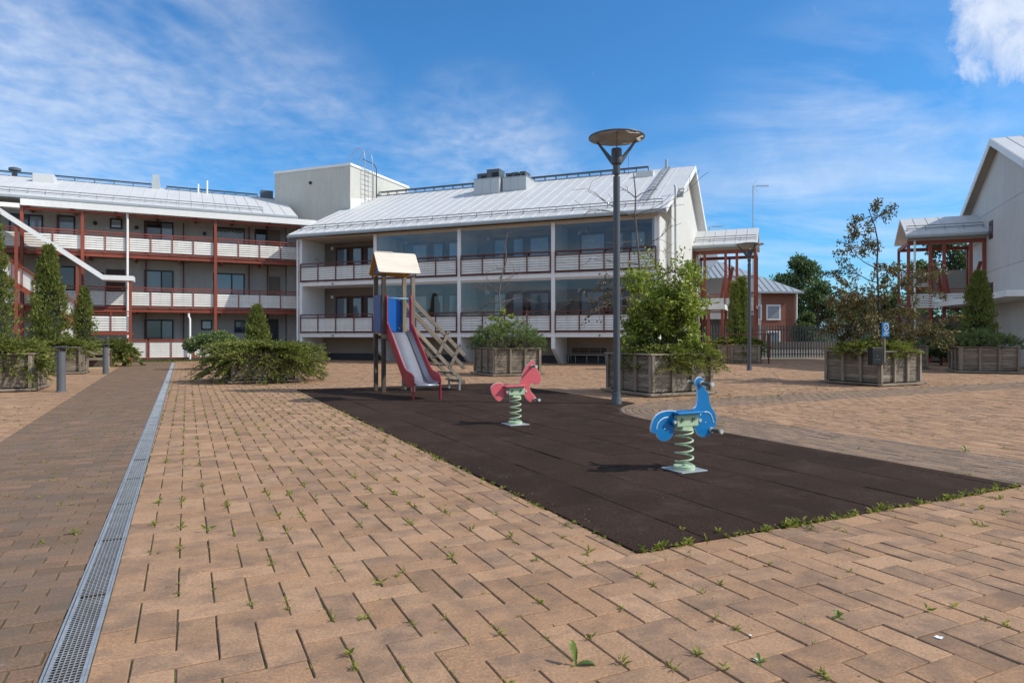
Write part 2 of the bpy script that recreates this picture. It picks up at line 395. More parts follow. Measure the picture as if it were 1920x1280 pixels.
# ------------------------------------------------------------------ grid of the courtyard (26 deg): a across, b away along the drain
GO = Vector((.725, 3.858)); GA = R(26.0); gc, gs = math.cos(GA), math.sin(GA)
def gw(a, b, z=0.0): return (GO.x + gc * a - gs * b, GO.y + gs * a + gc * b, z)
def wg(x, y): dx, dy = x - GO.x, y - GO.y; return (gc * dx + gs * dy, -gs * dx + gc * dy)
def adrain(b): return -2.748 - .0056 * (b + .25)
def apath(b): return -4.35 - .0245 * (b - 6.7)
def clip(poly, nx, ny, c):
    out = []; n = len(poly)
    for i in range(n):
        p, q = poly[i], poly[(i + 1) % n]; dp = nx * p[0] + ny * p[1] - c; dq = nx * q[0] + ny * q[1] - c
        if dp <= 0: out.append(p)
        if dp * dq < 0:
            t = dp / (dp - dq); out.append((p[0] + t * (q[0] - p[0]), p[1] + t * (q[1] - p[1])))
    return out
def area(p): return .5 * sum(p[i][0] * p[(i + 1) % len(p)][1] - p[(i + 1) % len(p)][0] * p[i][1] for i in range(len(p)))
def inset(p, d):
    n = len(p); out = []
    for i in range(n):
        a, b, c = Vector(p[i - 1]), Vector(p[i]), Vector(p[(i + 1) % n])
        e1 = (b - a); e2 = (c - b)
        if e1.length < 1e-5 or e2.length < 1e-5: return None
        n1 = Vector((-e1.y, e1.x)).normalized(); n2 = Vector((-e2.y, e2.x)).normalized()
        m = n1 + n2
        if m.length < .2: return None
        m = m / max(.35, m.dot(n1)); out.append((b.x + m.x * d, b.y + m.y * d))
    return out if area(out) > 0 else None
def visible(x, y, far=37.0): return y > .6 and y < far and abs(x) < .79 * y + (5.0 if y < 12 else 2.6)

E_, F_ = 6.35, 5.0                       # centre of the rounded corner of the grey path
ARC_O, ARC_I, STR_A0, STR_A1, STR_B0, STR_B1 = 2.40, 1.05, 3.95, 5.30, 6.05, 7.40
MATB = 13.3
def in_building(x, y):
    # footprints (recess wall of the long white block, left block terrace)
    wx, wy = x + 11.46, y - 35.99; c, s = math.cos(R(-22.02)), math.sin(R(-22.02)); lx, ly = c * wx + s * wy, -s * wx + c * wy
    if -.5 < lx < 19.4 and ly > 2.0: return True
    wx, wy = x + 19.6, y - 34; c, s = math.cos(R(26)), math.sin(R(26)); lx, ly = c * wx + s * wy, -s * wx + c * wy
    return ly > -.4 and lx < 8.2
def main_clip(poly, ca, cb):
    """clip one tan herringbone paver to its zone, None when outside"""
    d = adrain(cb) + .078
    if ca < d - .3: return None
    poly = clip(poly, -1, -.0056, -(adrain(0) + .078)) if ca < d + .4 else poly
    if len(poly) < 3: return None
    inmat = (0 < ca < STR_A0 and 0 < cb < 6.2) or (0 < ca < 5.25 and 6.0 < cb < MATB)
    grey = ca > STR_A0 and ((cb > 0 and cb <= F_) or (cb > F_ and ca >= E_ and cb < STR_B1) or (cb > F_ and ca < E_ and math.hypot(ca - E_, cb - F_) < ARC_O))
    if inmat or grey: 
        # keep slivers that stick out in front of or beside the zone
        if cb < .16 and cb > 0: return clip(poly, 0, 1, 0)
        if ca < .16 and ca > 0 and cb < MATB: return clip(poly, 1, 0, 0)
        return None
    if ca < 0 and ca > -.2 and max(q[1] for q in poly) > 0 and cb < MATB + .1: poly = clip(poly, 1, 0, 0)
    elif cb < 0 and ca > 0: poly = clip(poly, 0, 1, 0)
    elif MATB < cb < MATB + .2 and 0 < ca < 5.3: poly = clip(poly, 0, -1, -MATB)
    elif ca > 5.25 and ca < 5.45 and 6.9 < cb < MATB: poly = clip(poly, -1, 0, -5.25)
    elif cb > STR_B1 and cb < STR_B1 + .2 and ca >= E_: poly = clip(poly, 0, -1, -STR_B1)
    elif cb > F_ and ca < E_ and ca > 3.0:
        l = math.hypot(ca - E_, cb - F_)
        if l < ARC_O + .25:
            nx, ny = (ca - E_) / l, (cb - F_) / l; poly = clip(poly, -nx, -ny, -(nx * E_ + ny * F_ + ARC_O))
    return poly

WP = .1535
pav = {'tan': [], 'drk': [], 'gry': [], 'lft': [], 'inn': []}     # lists of (poly_grid, kind) ; kind: (orientation, rect) when whole
P0 = wg(*((lambda px, py: (lambda Y: ((px - 960) / 1250 * Y, Y))(1250 * CAM_H / (py - 632)))(269.1, 1107.5)))
ha, hb = P0[0] % WP, (P0[1] - 2 * WP) % (4 * WP)
GAPA, GAPB = .0070, .0055
ja, jb = GAPA / 2, GAPB / 2
ix0 = int((-4 - ha) / WP) - 2
kx = round((P0[0] - ha) / WP)
def hcells():
    for ix in range(-40, 270):
        for iy in range(-60, 270):
            yield ix, iy
vjoints = []
for ix in range(-24, 190):
    a0 = ha + ix * WP
    for iy in range(-48, 250):
        k = (ix - kx + iy) % 4
        if k not in (0, 2): continue
        b0 = hb + iy * WP
        x, y, _ = gw(a0 + WP * .5, b0 + WP * .5)
        if not visible(x, y) or in_building(x, y): continue
        if k == 0: r = (a0 + ja, a0 + 2 * WP - ja, b0 + jb, b0 + WP - jb)
        else: r = (a0 + ja, a0 + WP - ja, b0 + jb, b0 + 2 * WP - jb)
        ca, cb = (r[0] + r[1]) / 2, (r[2] + r[3]) / 2
        full = [(r[0], r[2]), (r[1], r[2]), (r[1], r[3]), (r[0], r[3])]
        A0 = area(full)
        if r[0] < 0 < r[1] and r[2] < 0 < r[3]:                  # paver cut by the front corner of the mat
            for q in (clip(full, 0, 1, 0), clip(clip(full, 0, -1, 0), 1, 0, 0)):
                if len(q) > 2 and area(q) > .0005: pav['tan'].append((q, None, y))
            continue
        p = main_clip(full, ca, cb)
        if not p or len(p) < 3 or area(p) < .0008: continue
        whole = abs(area(p) - A0) < 1e-6
        pav['tan'].append((p, (k, ca, cb) if whole else None, y))
        if k == 2: vjoints.append((a0, b0, 2 * WP))
def bond(key, a0, a1, b0, b1, la, lb, ga, gb, off=.5, along='a', test=None, jit=0.0, edge=None):
    """running bond in grid coordinates: courses of bricks la long (in a) and lb deep (in b), or swapped"""
    ncol = int((b1 - b0) / lb) + 1 if along == 'a' else int((a1 - a0) / lb) + 1
    for j in range(ncol):
        sh = (off * la * (j % 2)) + (random.uniform(-jit, jit) if jit else 0)
        lo, hi = (a0, a1) if along == 'a' else (b0, b1)
        n = int((hi - lo) / la) + 2
        for i in range(-1, n):
            s = lo - sh + i * la; e = s + la
            s2, e2 = max(s, lo), min(e, hi)
            if e2 - s2 < .03: continue
            c0 = (b0 if along == 'a' else a0) + j * lb; c1 = min(c0 + lb, b1 if along == 'a' else a1)
            if c1 - c0 < .03: continue
            r = (s2, e2, c0, c1) if along == 'a' else (c0, c1, s2, e2)
            ca, cb = (r[0] + r[1]) / 2, (r[2] + r[3]) / 2
            x, y, _ = gw(ca, cb)
            if not visible(x, y) or in_building(x, y): continue
            p = [(r[0] + ga, r[2] + gb), (r[1] - ga, r[2] + gb), (r[1] - ga, r[3] - gb), (r[0] + ga, r[3] - gb)]
            A0 = area(p)
            if edge: p = edge(p, ca, cb)
            if not p or len(p) < 3 or area(p) < .0006: continue
            whole = abs(area(p) - A0) < 1e-6 and abs((e2 - s2) - la) < 1e-6 and abs(c1 - c0 - lb) < 1e-6
            pav[key].append((p, ('r', ca, cb) if whole else None, y))
def path_edge(p, ca, cb):
    if ca > adrain(cb) + .2 or ca < apath(cb) - .3: return None
    p = clip(p, 1, .0056, adrain(0) - .078)
    if len(p) >= 3: p = clip(p, -1, -.0245, -apath(0))
    return p
def left_edge(p, ca, cb):
    if ca > apath(cb) + .3: return None
    return clip(p, 1, .0245, apath(0) - .004) if ca > apath(cb) - .5 else p
bond('drk', -5.6, -2.6, -2.6, 37, .23, .115, .0035, .0035, .5, 'a', jit=.012, edge=path_edge)
bond('lft', -16.0, -4.0, 3.0, 37, .307, .1535, .004, .004, .5, 'a', edge=left_edge)
bond('gry', STR_A0, STR_A1, 0, F_, .23, .115, .0035, .004, .5, 'b', jit=.01)
bond('gry', E_, 24, STR_B0, STR_B1, .23, .115, .0035, .004, .5, 'a', jit=.01)
bond('inn', STR_A1, 24, 0, F_, .30, .15, .004, .0045, .5, 'b', jit=.01)
bond('inn', E_, 24, F_, STR_B0, .30, .15, .004, .0045, .5, 'a', jit=.01)
r = 0.02
while r < ARC_O - .02:                                         # concentric courses of the rounded corner
    r1 = min(r + .115, ARC_O); nseg = max(2, int(round(.5 * math.pi * (r + .06) / .22)))
    ph = random.uniform(0, 1)
    for i in range(nseg):
        t0, t1 = R(90) + (i / nseg) * R(90), R(90) + ((i + 1) / nseg) * R(90); g = .004 / max(r, .1)
        p = [(E_ + q * math.cos(t), F_ + q * math.sin(t)) for q, t in ((r + .004, t0 + g), (r1 - .004, t0 + g), (r1 - .004, t1 - g), (r + .004, t1 - g))]
        if area(p) < 0: p.reverse()
        x, y, _ = gw(*p[0])
        if area(p) > .0006: pav['inn' if r < ARC_I else 'gry'].append((p, None, y))
    r = r1

# ------------------------------------------------------------------ ground sheets
def jointmat():
    m, t, b = newmat('joint_soil'); g = t.nodes.new('ShaderNodeNewGeometry'); P = g.outputs['Position']
    base = mixc(t, ramp(t, noise(t, P, 9, 4, .65), [(.42, 0.0), (.62, 1.0)]), (.115, .080, .050), (.125, .135, .038))
    base = mixc(t, ramp(t, noise(t, P, 90, 2, .6), [(.4, 0.0), (.7, .6)]), base, (.20, .15, .10))
    LK(t, base, b.inputs['Base Color']); b.inputs['Roughness'].default_value = 1; bump(t, b, noise(t, P, 160, 3, .6), .8, .006); return m
MT['joint'] = jointmat()
def farpave():
    # beyond the built pavers: same tan stone, too far to tell the pieces apart
    m, t, b = newmat('far_paving'); g = t.nodes.new('ShaderNodeNewGeometry')
    P = mapping(t, g.outputs['Position'], rot=(0, 0, -GA))
    br = t.nodes.new('ShaderNodeTexBrick'); LK(t, P, br.inputs['Vector']); br.inputs['Scale'].default_value = 1
    br.inputs['Brick Width'].default_value = .307; br.inputs['Row Height'].default_value = .1535; br.inputs['Mortar Size'].default_value = .006
    br.inputs['Color1'].default_value = (*TAN['col'], 1); br.inputs['Color2'].default_value = (*TAN['col2'], 1); br.inputs['Mortar'].default_value = (.07, .06, .03, 1)
    base = mixc(t, ramp(t, noise(t, P, 1.4, 4, .6), [(.42, 0.0), (.7, .45)]), br.outputs[0], (.16, .11, .08))
    LK(t, base, b.inputs['Base Color']); b.inputs['Roughness'].default_value = .9; return m
MT['farpave'] = farpave()
MT['terrain'] = M('terrain_grass', (.06, .085, .03), .95, .3, .3, .3, .3, 5)
def sheet(name, pts, z, mat):
    mb = MB(); mb.add([(x, y, z) for x, y in pts], [tuple(range(len(pts)))])
    return mb.build(name, mat)
tag(sheet('terrain', [(-3000, -3000), (3000, -3000), (3000, 3000), (-3000, 3000)], -.045, MT['terrain']), 'flat green ground reaching to the horizon behind the buildings', 'ground', kind='structure')
court = tag(sheet('courtyard_paving', [(-60, -45), (60, -45), (60, 60), (-60, 60)], -.030, MT['farpave']), 'tan herringbone paving of the courtyard with weeds in its joints', 'paving', kind='structure')
def bed(name, poly, label, z=-.0075):
    o = sheet(name, [gw(a, b)[:2] for a, b in poly], z, MT['joint']); return tag(o, label, 'paving', kind='structure')
pathz = bed('brick_path', [(adrain(-4) - .07, -4), (adrain(38) - .07, 38), (apath(38), 38), (apath(-4), -4)], 'darker red brown brick path left of the steel drain')
leftz = bed('left_paving', [(apath(-4), -4), (apath(38), 38), (-17, 38), (-17, -4)], 'tan paving left of the dark path below the planters')
greyz = bed('grey_path', [(STR_A0, 0), (26, 0), (26, STR_B1), (E_, STR_B1)] + [(E_ + ARC_O * math.cos(R(t)), F_ + ARC_O * math.sin(R(t))) for t in range(100, 181, 10)], 'grey brown paving with a rounded corner right of the rubber mat')
mainz = bed('herringbone_bed', [(adrain(-4) + .07, -4), (0, -4), (0, 38), (adrain(38) + .07, 38)], 'joint bed under the tan pavers between drain and mat')
frontz = bed('front_bed', [(0, -4), (26, -4), (26, 0), (0, 0)], 'joint bed under the tan pavers in front of the mat')
backz = bed('back_bed', [(5.25, STR_B1), (30, STR_B1), (30, 38), (0, 38), (0, MATB), (5.25, MATB)], 'joint bed under the tan pavers behind the mat')
notch = bed('notch_bed', [(5.25, STR_B1)] + [(5.25, 6.85)] + [(E_ + ARC_O * math.cos(R(t)), F_ + ARC_O * math.sin(R(t))) for t in range(115, 89, -5)], 'small wedge of joint bed beside the mat notch')

def paver_geo(V, Fc, rn, p, z, near, tilt):
    pw = [gw(a, b)[:2] for a, b in p]; n = len(pw); rv = random.random()
    ins = inset(pw, .0035 if near else .006)
    if ins is None: return
    base = len(V); cx = sum(q[0] for q in pw) / n; cy = sum(q[1] for q in pw) / n
    tz = lambda q: z + tilt[0] * (q[0] - cx) + tilt[1] * (q[1] - cy)
    if near:
        V += [(q[0], q[1], z - .022) for q in pw] + [(q[0], q[1], tz(q) - .0035) for q in pw] + [(q[0], q[1], tz(q)) for q in ins]
        rings = 3
    else:
        V += [(q[0], q[1], z - .015) for q in pw] + [(q[0], q[1], tz(q)) for q in ins]; rings = 2
    for rr in range(rings - 1):
        for i in range(n):
            j = (i + 1) % n; Fc.append((base + rr * n + i, base + rr * n + j, base + (rr + 1) * n + j, base + (rr + 1) * n + i)); rn.append(rv)
    Fc.append(tuple(base + (rings - 1) * n + i for i in range(n))); rn.append(rv)
def unit_paver(name, la, lb, mat):
    V, Fc, rn = [], [], []
    h = [(-la / 2, -lb / 2), (la / 2, -lb / 2), (la / 2, lb / 2), (-la / 2, lb / 2)]; i_ = inset(h, .0035)
    V = [(*q, -.022) for q in h] + [(*q, -.0035) for q in h] + [(*q, 0) for q in i_]
    for rr in range(2):
        for i in range(4): Fc.append((rr * 4 + i, rr * 4 + (i + 1) % 4, (rr + 1) * 4 + (i + 1) % 4, (rr + 1) * 4 + i))
    Fc.append((8, 9, 10, 11))
    me = bpy.data.meshes.new(name); me.from_pydata(V, [], Fc); me.materials.append(mat); return me
def lay(key, parent, mk, dims, pname, limit=300):
    items = pav[key]
    whole = [it for it in items if it[1] is not None and it[2] > 1.9]
    def infrm(it):
        x, y, _ = gw(it[1][1], it[1][2]); return abs(x) < .78 * y and y > 2.2
    near = sorted([it for it in whole if infrm(it)], key=lambda it: it[2])[:limit]
    ids = set(id(it) for it in near); meshes = {}
    for p, kd, y in near:
        k, ca, cb = kd
        if k not in meshes: meshes[k] = unit_paver(pname, *dims[k], MT[mk + '_one'])
        o = bpy.data.objects.new(pname, meshes[k]); COL.objects.link(o); o.parent = parent
        o.location = gw(ca, cb, random.gauss(0, .0012)); o.rotation_euler = (random.gauss(0, .010), random.gauss(0, .010), GA + random.gauss(0, .008))
    V, Fc, rn = [], [], []
    for it in items:
        if id(it) in ids: continue
        paver_geo(V, Fc, rn, it[0], random.gauss(0, .0012), it[2] < 9, (random.gauss(0, .010), random.gauss(0, .010)))
    o = mesh_np(pname + '_field', V, Fc, MT[mk], parent, rn); tag(o, kind='stuff')
lay('tan', court, 'tan', {0: (2 * WP - GAPA, WP - GAPB), 2: (WP - GAPA, 2 * WP - GAPB)}, 'paver')
lay('drk', pathz, 'drk', {'r': (.23 - .007, .115 - .007)}, 'brick')
lay('lft', leftz, 'tan', {'r': (.307 - .008, .1535 - .008)}, 'paver', 200)
lay('gry', greyz, 'gry', {'r': (.115 - .007, .23 - .008)}, 'brick', 0)
lay('inn', greyz, 'tan', {'r': (.15 - .008, .30 - .009)}, 'paver', 0)

# ------------------------------------------------------------------ rubber play surface
def rubbermat():
    m, t, b = newmat('rubber_tile'); g = t.nodes.new('ShaderNodeNewGeometry'); P = g.outputs['Position']
    oi = t.nodes.new('ShaderNodeObjectInfo')
    gr = noise(t, P, 120, 4, .8)
    base = mixc(t, ramp(t, gr, [(.36, 0.0), (.66, 1.0)]), (.012, .0072, .0054), (.082, .052, .038))
    vo = t.nodes.new('ShaderNodeTexVoronoi'); vo.inputs['Scale'].default_value = 170; LK(t, P, vo.inputs['Vector'])
    base = mixc(t, ramp(t, vo.outputs['Distance'], [(.08, .30), (.2, 0.0)]), base, (.16, .12, .10))
    base = mixc(t, ramp(t, noise(t, P, 1.1, 4, .6), [(.42, 0.0), (.70, .55)]), base, (.026, .0175, .0135))
    base = mixc(t, ramp(t, noise(t, P, 2.6, 5, .7, .5), [(.52, 0.0), (.78, .34)]), base, (.115, .088, .068))
    hv = t.nodes.new('ShaderNodeHueSaturation'); LK(t, base, hv.inputs['Color']); LK(t, math_(t, 'ADD', math_(t, 'MULTIPLY', oi.outputs['Random'], .22), .89), hv.inputs['Value'])
    LK(t, hv.outputs[0], b.inputs['Base Color']); b.inputs['Roughness'].default_value = .95; b.inputs['Specular IOR Level'].default_value = .08
    bump(t, b, gr, .9, .006); return m
MT['rubber'] = rubbermat()
matbed = tag(sheet('rubber_play_surface', [gw(a, b)[:2] for a, b in [(0, 0), (3.95, 0), (3.95, 5), (4.1, 5.65), (4.6, 6.35), (5.25, 6.85), (5.25, MATB), (0, MATB)]], -.006, MT['plinth']),
             'dark brown rubber play surface of tiles under the slide and spring riders', 'play surface', kind='structure')
TS = .54
def mat_tile(poly):
    g = inset(poly, .0028)
    if g is None or area(g) < .002: return
    i2 = inset(g, .006)
    if i2 is None: return
    cx = sum(p[0] for p in g) / len(g); cy = sum(p[1] for p in g) / len(g); n = len(g)
    V = [(a - cx, b - cy, -.004) for a, b in g] + [(a - cx, b - cy, .010) for a, b in g] + [(a - cx, b - cy, .0135) for a, b in i2]
    Fc = [(rr * n + i, rr * n + (i + 1) % n, (rr + 1) * n + (i + 1) % n, (rr + 1) * n + i) for rr in range(2) for i in range(n)] + [tuple(2 * n + i for i in range(n))]
    me = bpy.data.meshes.new('rubber_tile'); me.from_pydata(V, [], Fc); me.materials.append(MT['rubber'])
    o = bpy.data.objects.new('rubber_tile', me); link(o, matbed)
    o.location = gw(cx, cy, random.gauss(0, .0015)); o.rotation_euler = (random.gauss(0, .003), random.gauss(0, .003), GA)
for i in range(10):
    for j in range(-1, 14):
        b0 = j * 1.08 + (.54 if i % 2 else 0); a0 = i * TS
        p = [(a0, b0), (a0 + TS, b0), (a0 + TS, b0 + 1.08), (a0, b0 + 1.08)]
        p = clip(p, 0, -1, 0)
        if len(p) >= 3: p = clip(p, 0, 1, MATB)
        if len(p) < 3: continue
        cb = sum(q[1] for q in p) / len(p); ca = sum(q[0] for q in p) / len(p)
        if cb < 5.0: p = clip(p, 1, 0, STR_A0)
        else:
            p = clip(p, 1, 0, 5.25)
            if len(p) >= 3 and ca > 3.3 and cb < 7.6:
                l = math.hypot(ca - E_, cb - F_); nx, ny = (ca - E_) / l, (cb - F_) / l
                p = clip(p, -nx, -ny, -(nx * E_ + ny * F_ + ARC_O + .02))
        if len(p) >= 3 and area(p) > .004: mat_tile(p)

# ------------------------------------------------------------------ drain
drain = thing('drain_channel', 'long straight galvanised drain grating between the dark path and tan paving', 'drain', gw(adrain(-2.4), -2.4, 0), GA + .0056)
fr = MB()
for s in (-1, 1): fr.box(s * .072 - .004, s * .072 + .004, 0, 36.2, -.03, .006)
fr.box(-.068, .068, 0, 36.2, -.05, -.045)
fr.build('channel_frame', MT['galv'], drain)
gm = MB()
for s in (-1, 1): gm.box(min(s * .054, s * .0655), max(s * .054, s * .0655), .003, .997, -.010, .002)
for k in range(7): x = -.054 + k * .018; gm.box(x - .0013, x + .0013, .003, .997, -.016, .001)
for k in range(43):
    y = .02 + k * .0225
    gm.bar((-.054, y, -.006), (.054, y, -.006), .013, .002, (0, .55, .83))
gme = gm.mesh('grate_panel', MT['galv'], fix=False)
for k in range(36):
    o = bpy.data.objects.new('grate_panel', gme); link(o, drain); o.location = (random.gauss(0, .0008), .05 + k, random.gauss(0, .0016)); o.rotation_euler = (0, random.gauss(0, .006), random.gauss(0, .0012))
# ------------------------------------------------------------------ shared building pieces
def railing(parent, x0, x1, y, floor, npan, red, top=.97, mid=.80, bot=.05, nsl=6, name='balcony_railing', post=.045, slat_y=.03, z0=.10, z1=.78, swid=None):
    mb = MB(); h = post / 2
    mb.box(x0, x1, y - .03, y + .03, floor + top - .03, floor + top + .025)
    mb.box(x0, x1, y - .02, y + .02, floor + mid - .02, floor + mid + .02)
    mb.box(x0, x1, y - .02, y + .02, floor + bot - .03, floor + bot + .03)
    for k in range(npan + 1):
        x = x0 + (x1 - x0) * k / npan; mb.box(x - h, x + h, y - .024, y + .024, floor + bot - .06, floor + top - .03)
    r_ = mb.build(name, red, parent)
    pit = (z1 - z0) / nsl
    sm = MB().box(x0 + .02, x1 - .02, -.008, .008, -pit * .43, pit * .43).mesh('slat', MT['slat_white'])
    for k in range(nsl):
        o = bpy.data.objects.new('slat', sm); link(o, r_); o.location = (0, y + slat_y, floor + z0 + (k + .5) * pit)
        o.rotation_euler = (R(-14), 0, 0)
    return r_
def window(parent, x0, x1, z0, z1, y, frame='darkframe', panes=1, mats=('pane',), fw=.07, name='window', splits=None):
    """framed window on a wall whose outer face is at y (facing -y)"""
    mb = MB(); mb.box(x0, x1, y - .05, y - .012, z0, z0 + fw); mb.box(x0, x1, y - .05, y - .012, z1 - fw, z1)
    xs = splits or [x0 + (x1 - x0) * k / panes for k in range(panes + 1)]
    for x in xs:
        a, b = max(x0, x - fw / 2 if x0 < x < x1 else (x if x == x0 else x - fw)), min(x1, x + fw / 2 if x0 < x < x1 else (x + fw if x == x0 else x))
        mb.box(a, b, y - .05, y - .012, z0 + fw, z1 - fw)
    wdw = mb.build(name, MT[frame], parent)
    for i in range(len(xs) - 1):
        MB().box(xs[i] + .01, xs[i + 1] - .01, y - .03, y - .014, z0 + .02, z1 - .02).build('pane', MT[mats[i % len(mats)]], wdw)
    return wdw
def seam_roof(parent, x0, x1, y0, z0, y1, z1, n, name='roof', mat='roof', thick=.10, cap=True):
    """metal roof slope from eave (y0,z0) to ridge (y1,z1): deck plus one sheet per bay with upstanding seams"""
    L = math.hypot(y1 - y0, z1 - z0); ang = math.atan2(z1 - z0, y1 - y0)
    fn = lambda u, v, t: (t, u, v)
    nx, nz = -math.sin(ang), math.cos(ang)
    deck = MB().prism([(y0, z0 - thick), (y1, z1 - thick), (y1, z1 - .012), (y0, z0 - .012)], fn, x0, x1).build(name, MT['white'], parent)
    wd = (x1 - x0) / n
    me = MB().box(.004, wd - .004, 0, L, -.008, 0).box(-.008, .008, 0, L, -.004, .022).mesh('roof_sheet', MT[mat])
    for k in range(n):
        o = bpy.data.objects.new('roof_sheet', me); link(o, deck); o.location = (x0 + k * wd, y0, z0); o.rotation_euler = (ang, 0, 0)
    return deck
def snow_guard(parent, x0, x1, y, z, n, h=.22, slope=0.0):
    mb = MB()
    for q in (.42, 1.0): mb.tube([(x0, y, z + h * q), (x1, y, z + h * q)], .022, 6)
    for k in range(n + 1):
        x = x0 + (x1 - x0) * k / n; mb.bar((x, y + .03, z - .03), (x, y - .01, z + h), .03, .012, (1, 0, 0))
        mb.bar((x, y - .16, z - .075), (x, y, z + h * .5), .025, .012, (1, 0, 0))
    return mb.build('snow_guard', MT['guard'], parent)
def walkway(parent, x0, x1, y, z, n):
    mb = MB(); mb.box(x0, x1, y - .15, y + .15, z + .16, z + .18); mb.tube([(x0, y - .18, z + .06), (x1, y - .18, z + .06)], .015, 5)
    for k in range(n + 1):
        x = x0 + (x1 - x0) * k / n; mb.bar((x, y - .13, z - .08), (x, y - .13, z + .16), .03, .025); mb.bar((x, y + .13, z - .05), (x, y - .13, z + .15), .025, .02)
    return mb.build('roof_walkway', MT['galvdark'], parent)

# ------------------------------------------------------------------ long white block with balconies (frame W)
WA = R(-22.02)
white = thing('apartment_block', 'long white block with glazed balconies and a white metal gable roof', 'building', (-11.46, 35.99, 0), WA)
XE, YR, ZR = 19.2, 7.5, 10.36
fnx = lambda u, v, t: (t, u, v)
SL = (ZR - 6.75) / (YR + .35)
body = [(1.95, 0), (12.6, 0), (12.6, 7.75), (YR, ZR - .16), (1.95, 6.75 + SL * 2.3 - .16)]
MB().prism(body, fnx, 0, XE + .25).build('wall', MT['render_white'], white)
MB().box(.09, XE - .09, 1.90, 1.947, 1.25, 6.62).build('balcony_back_wall', MT['taupe'], white)
MB().box(0, XE - .05, 1.88, 1.946, .36, 1.25).build('ground_floor_wall', MT['beige'], white)
MB().box(0, XE - .05, 1.85, 1.944, -.02, .357).build('plinth', MT['plinth'], white)
for z0, z1 in ((1.25, 1.47), (3.98, 4.20)):
    MB().box(.002, XE - .002, -.02, 1.89, z0, z1).build('balcony_slab', MT['white'], white, bevel=.01)
MB().box(.002, XE - .002, -.06, 1.89, 6.50, 6.56).build('eave_ceiling', M('ceiling_cream', (.52, .46, .38), .8, .05, 1, .1, 0), white)
for k in range(5):
    x = XE * k / 4; a, b = (x - .09, x + .09) if 0 < k < 4 else ((x, x + .18) if k == 0 else (x - .18, x))
    MB().box(a, b, -.035, 1.888, 1.253, 6.497).build('partition_wall', MT['white'], white)
    MB().prism([(-.03, 1.248), (1.84, 1.248), (1.84, 0), (1.0, 0), (-.03, .72)], fnx, a + .003, b - .003).build('bracket_wall', MT['white'], white)
MB().box(XE - .30, XE + .02, 0.05, 1.94, 0, 6.5).build('end_wall', MT['render_white'], white)
for fl in (1.47, 4.20):
    for k in range(4):
        x0, x1 = XE * k / 4 + .12, XE * (k + 1) / 4 - .12
        railing(white, x0, x1, -.075, fl, 4, MT['redbrown'], z0=.09, z1=.78)
        if k > 0:
            ztop = (3.98 if fl < 2 else 6.50) - .10
            g = MB().box(x0 - .02, x1 + .02, .01, .07, ztop, ztop + .099).box(x0 - .02, x1 + .02, .015, .06, fl + .78, fl + .81).build('balcony_glazing', MT['ply'] if False else M('glazing_rail', (.50, .44, .36), .5, .05, 1, .05, 0), white)
            npn = 6
            for q in range(npn):
                pa, pb = x0 + (x1 - x0) * q / npn, x0 + (x1 - x0) * (q + 1) / npn
                MB().box(pa + .004, pb - .004, .03, .040, fl + .811, ztop - .001).build('pane', MT['glass'], g)
        # balcony doors and windows on the back wall
        bx = XE * k / 4; zt = fl + 2.02
        lay_ = {0: [(.98, 1.80, 'd'), (2.05, 2.75, 'd'), (3.0, 3.72, 'w')], 1: [(.55, 2.05, 'w'), (2.32, 3.0, 'd'), (3.22, 3.9, 'w')], 2: [(1.0, 1.76, 'd'), (2.02, 2.68, 'd'), (2.92, 4.02, 'w')], 3: [(.74, 2.02, 'w'), (2.3, 2.9, 'd'), (3.15, 3.93, 'd')]}[k]
        fx0, fx1 = lay_[0][0] - .03, lay_[-1][1] + .03
        MB().box(bx + fx0, bx + fx1, 1.865, 1.899, fl + .02, zt + .03).build('window_surround', MT['brown'], white)
        for (u, v, kd) in lay_:
            window(white, bx + u, bx + v, fl + (.05 if kd == 'd' else .55), zt, 1.862, 'brown', 1, (random.choice(['pane', 'pane_pale', 'pane']),), .09, 'balcony_door' if kd == 'd' else 'window')
        MB().box(bx + .62, bx + .78, 1.86, 1.899, fl + 1.95, fl + 2.12).build('wall_vent', MT['white'], white)
    # clothes hook of the first bay
MB().tube([(.19, 1.0, 5.55), (.42, 1.0, 5.55), (.42, 1.0, 5.42)], .018, 5).build('wall_bracket', MT['galvdark'], white)
for k in range(4):
    for z in (1.36, 4.09): MB().tube([(2.2 + 4.8 * k, -.02, z), (2.2 + 4.8 * k, -.13, z - .05)], .028, 6).build('drain_spout', MT['galvdark'], white)
roofw = seam_roof(white, -.45, 19.55, -.35, 6.75, YR, ZR, 33)
seam_roof(white, -.45, 19.85, 13.1, 7.80, YR, ZR, 33, name='rear_roof')
MB().prism([(2.9, 6.75 + SL * 3.25 - .10), (YR, ZR - .11), (YR, ZR - .005), (2.9, 6.75 + SL * 3.25 - .005)], fnx, 19.551, 19.85).build('gable_overhang', MT['roof'], white)
vf = MB().prism([(2.88, 6.75 + SL * 3.23 - .27), (YR, ZR - .28), (YR, ZR + .01), (2.88, 6.75 + SL * 3.23 + .01)], fnx, 19.853, 19.89)
vf.build('verge_board', MT['white'], white); vf = MB().prism([(13.1, 7.80 - .27), (YR, ZR - .28), (YR, ZR + .01), (13.1, 7.80 + .01)], fnx, 19.853, 19.89)
vf.build('verge_board', MT['white'], white); vf = MB().prism([(-.35, 6.75 - .22), (2.88, 6.75 + SL * 3.23 - .22), (2.88, 6.75 + SL * 3.23 + .01), (-.35, 6.76)], fnx, 19.553, 19.585)
vf.build('verge_board', MT['white'], white); vf = MB().prism([(-.35, 6.75 - .22), (YR, ZR - .22), (YR, ZR + .01), (-.35, 6.76)], fnx, -.487, -.453)
vf.build('verge_board', MT['white'], white)
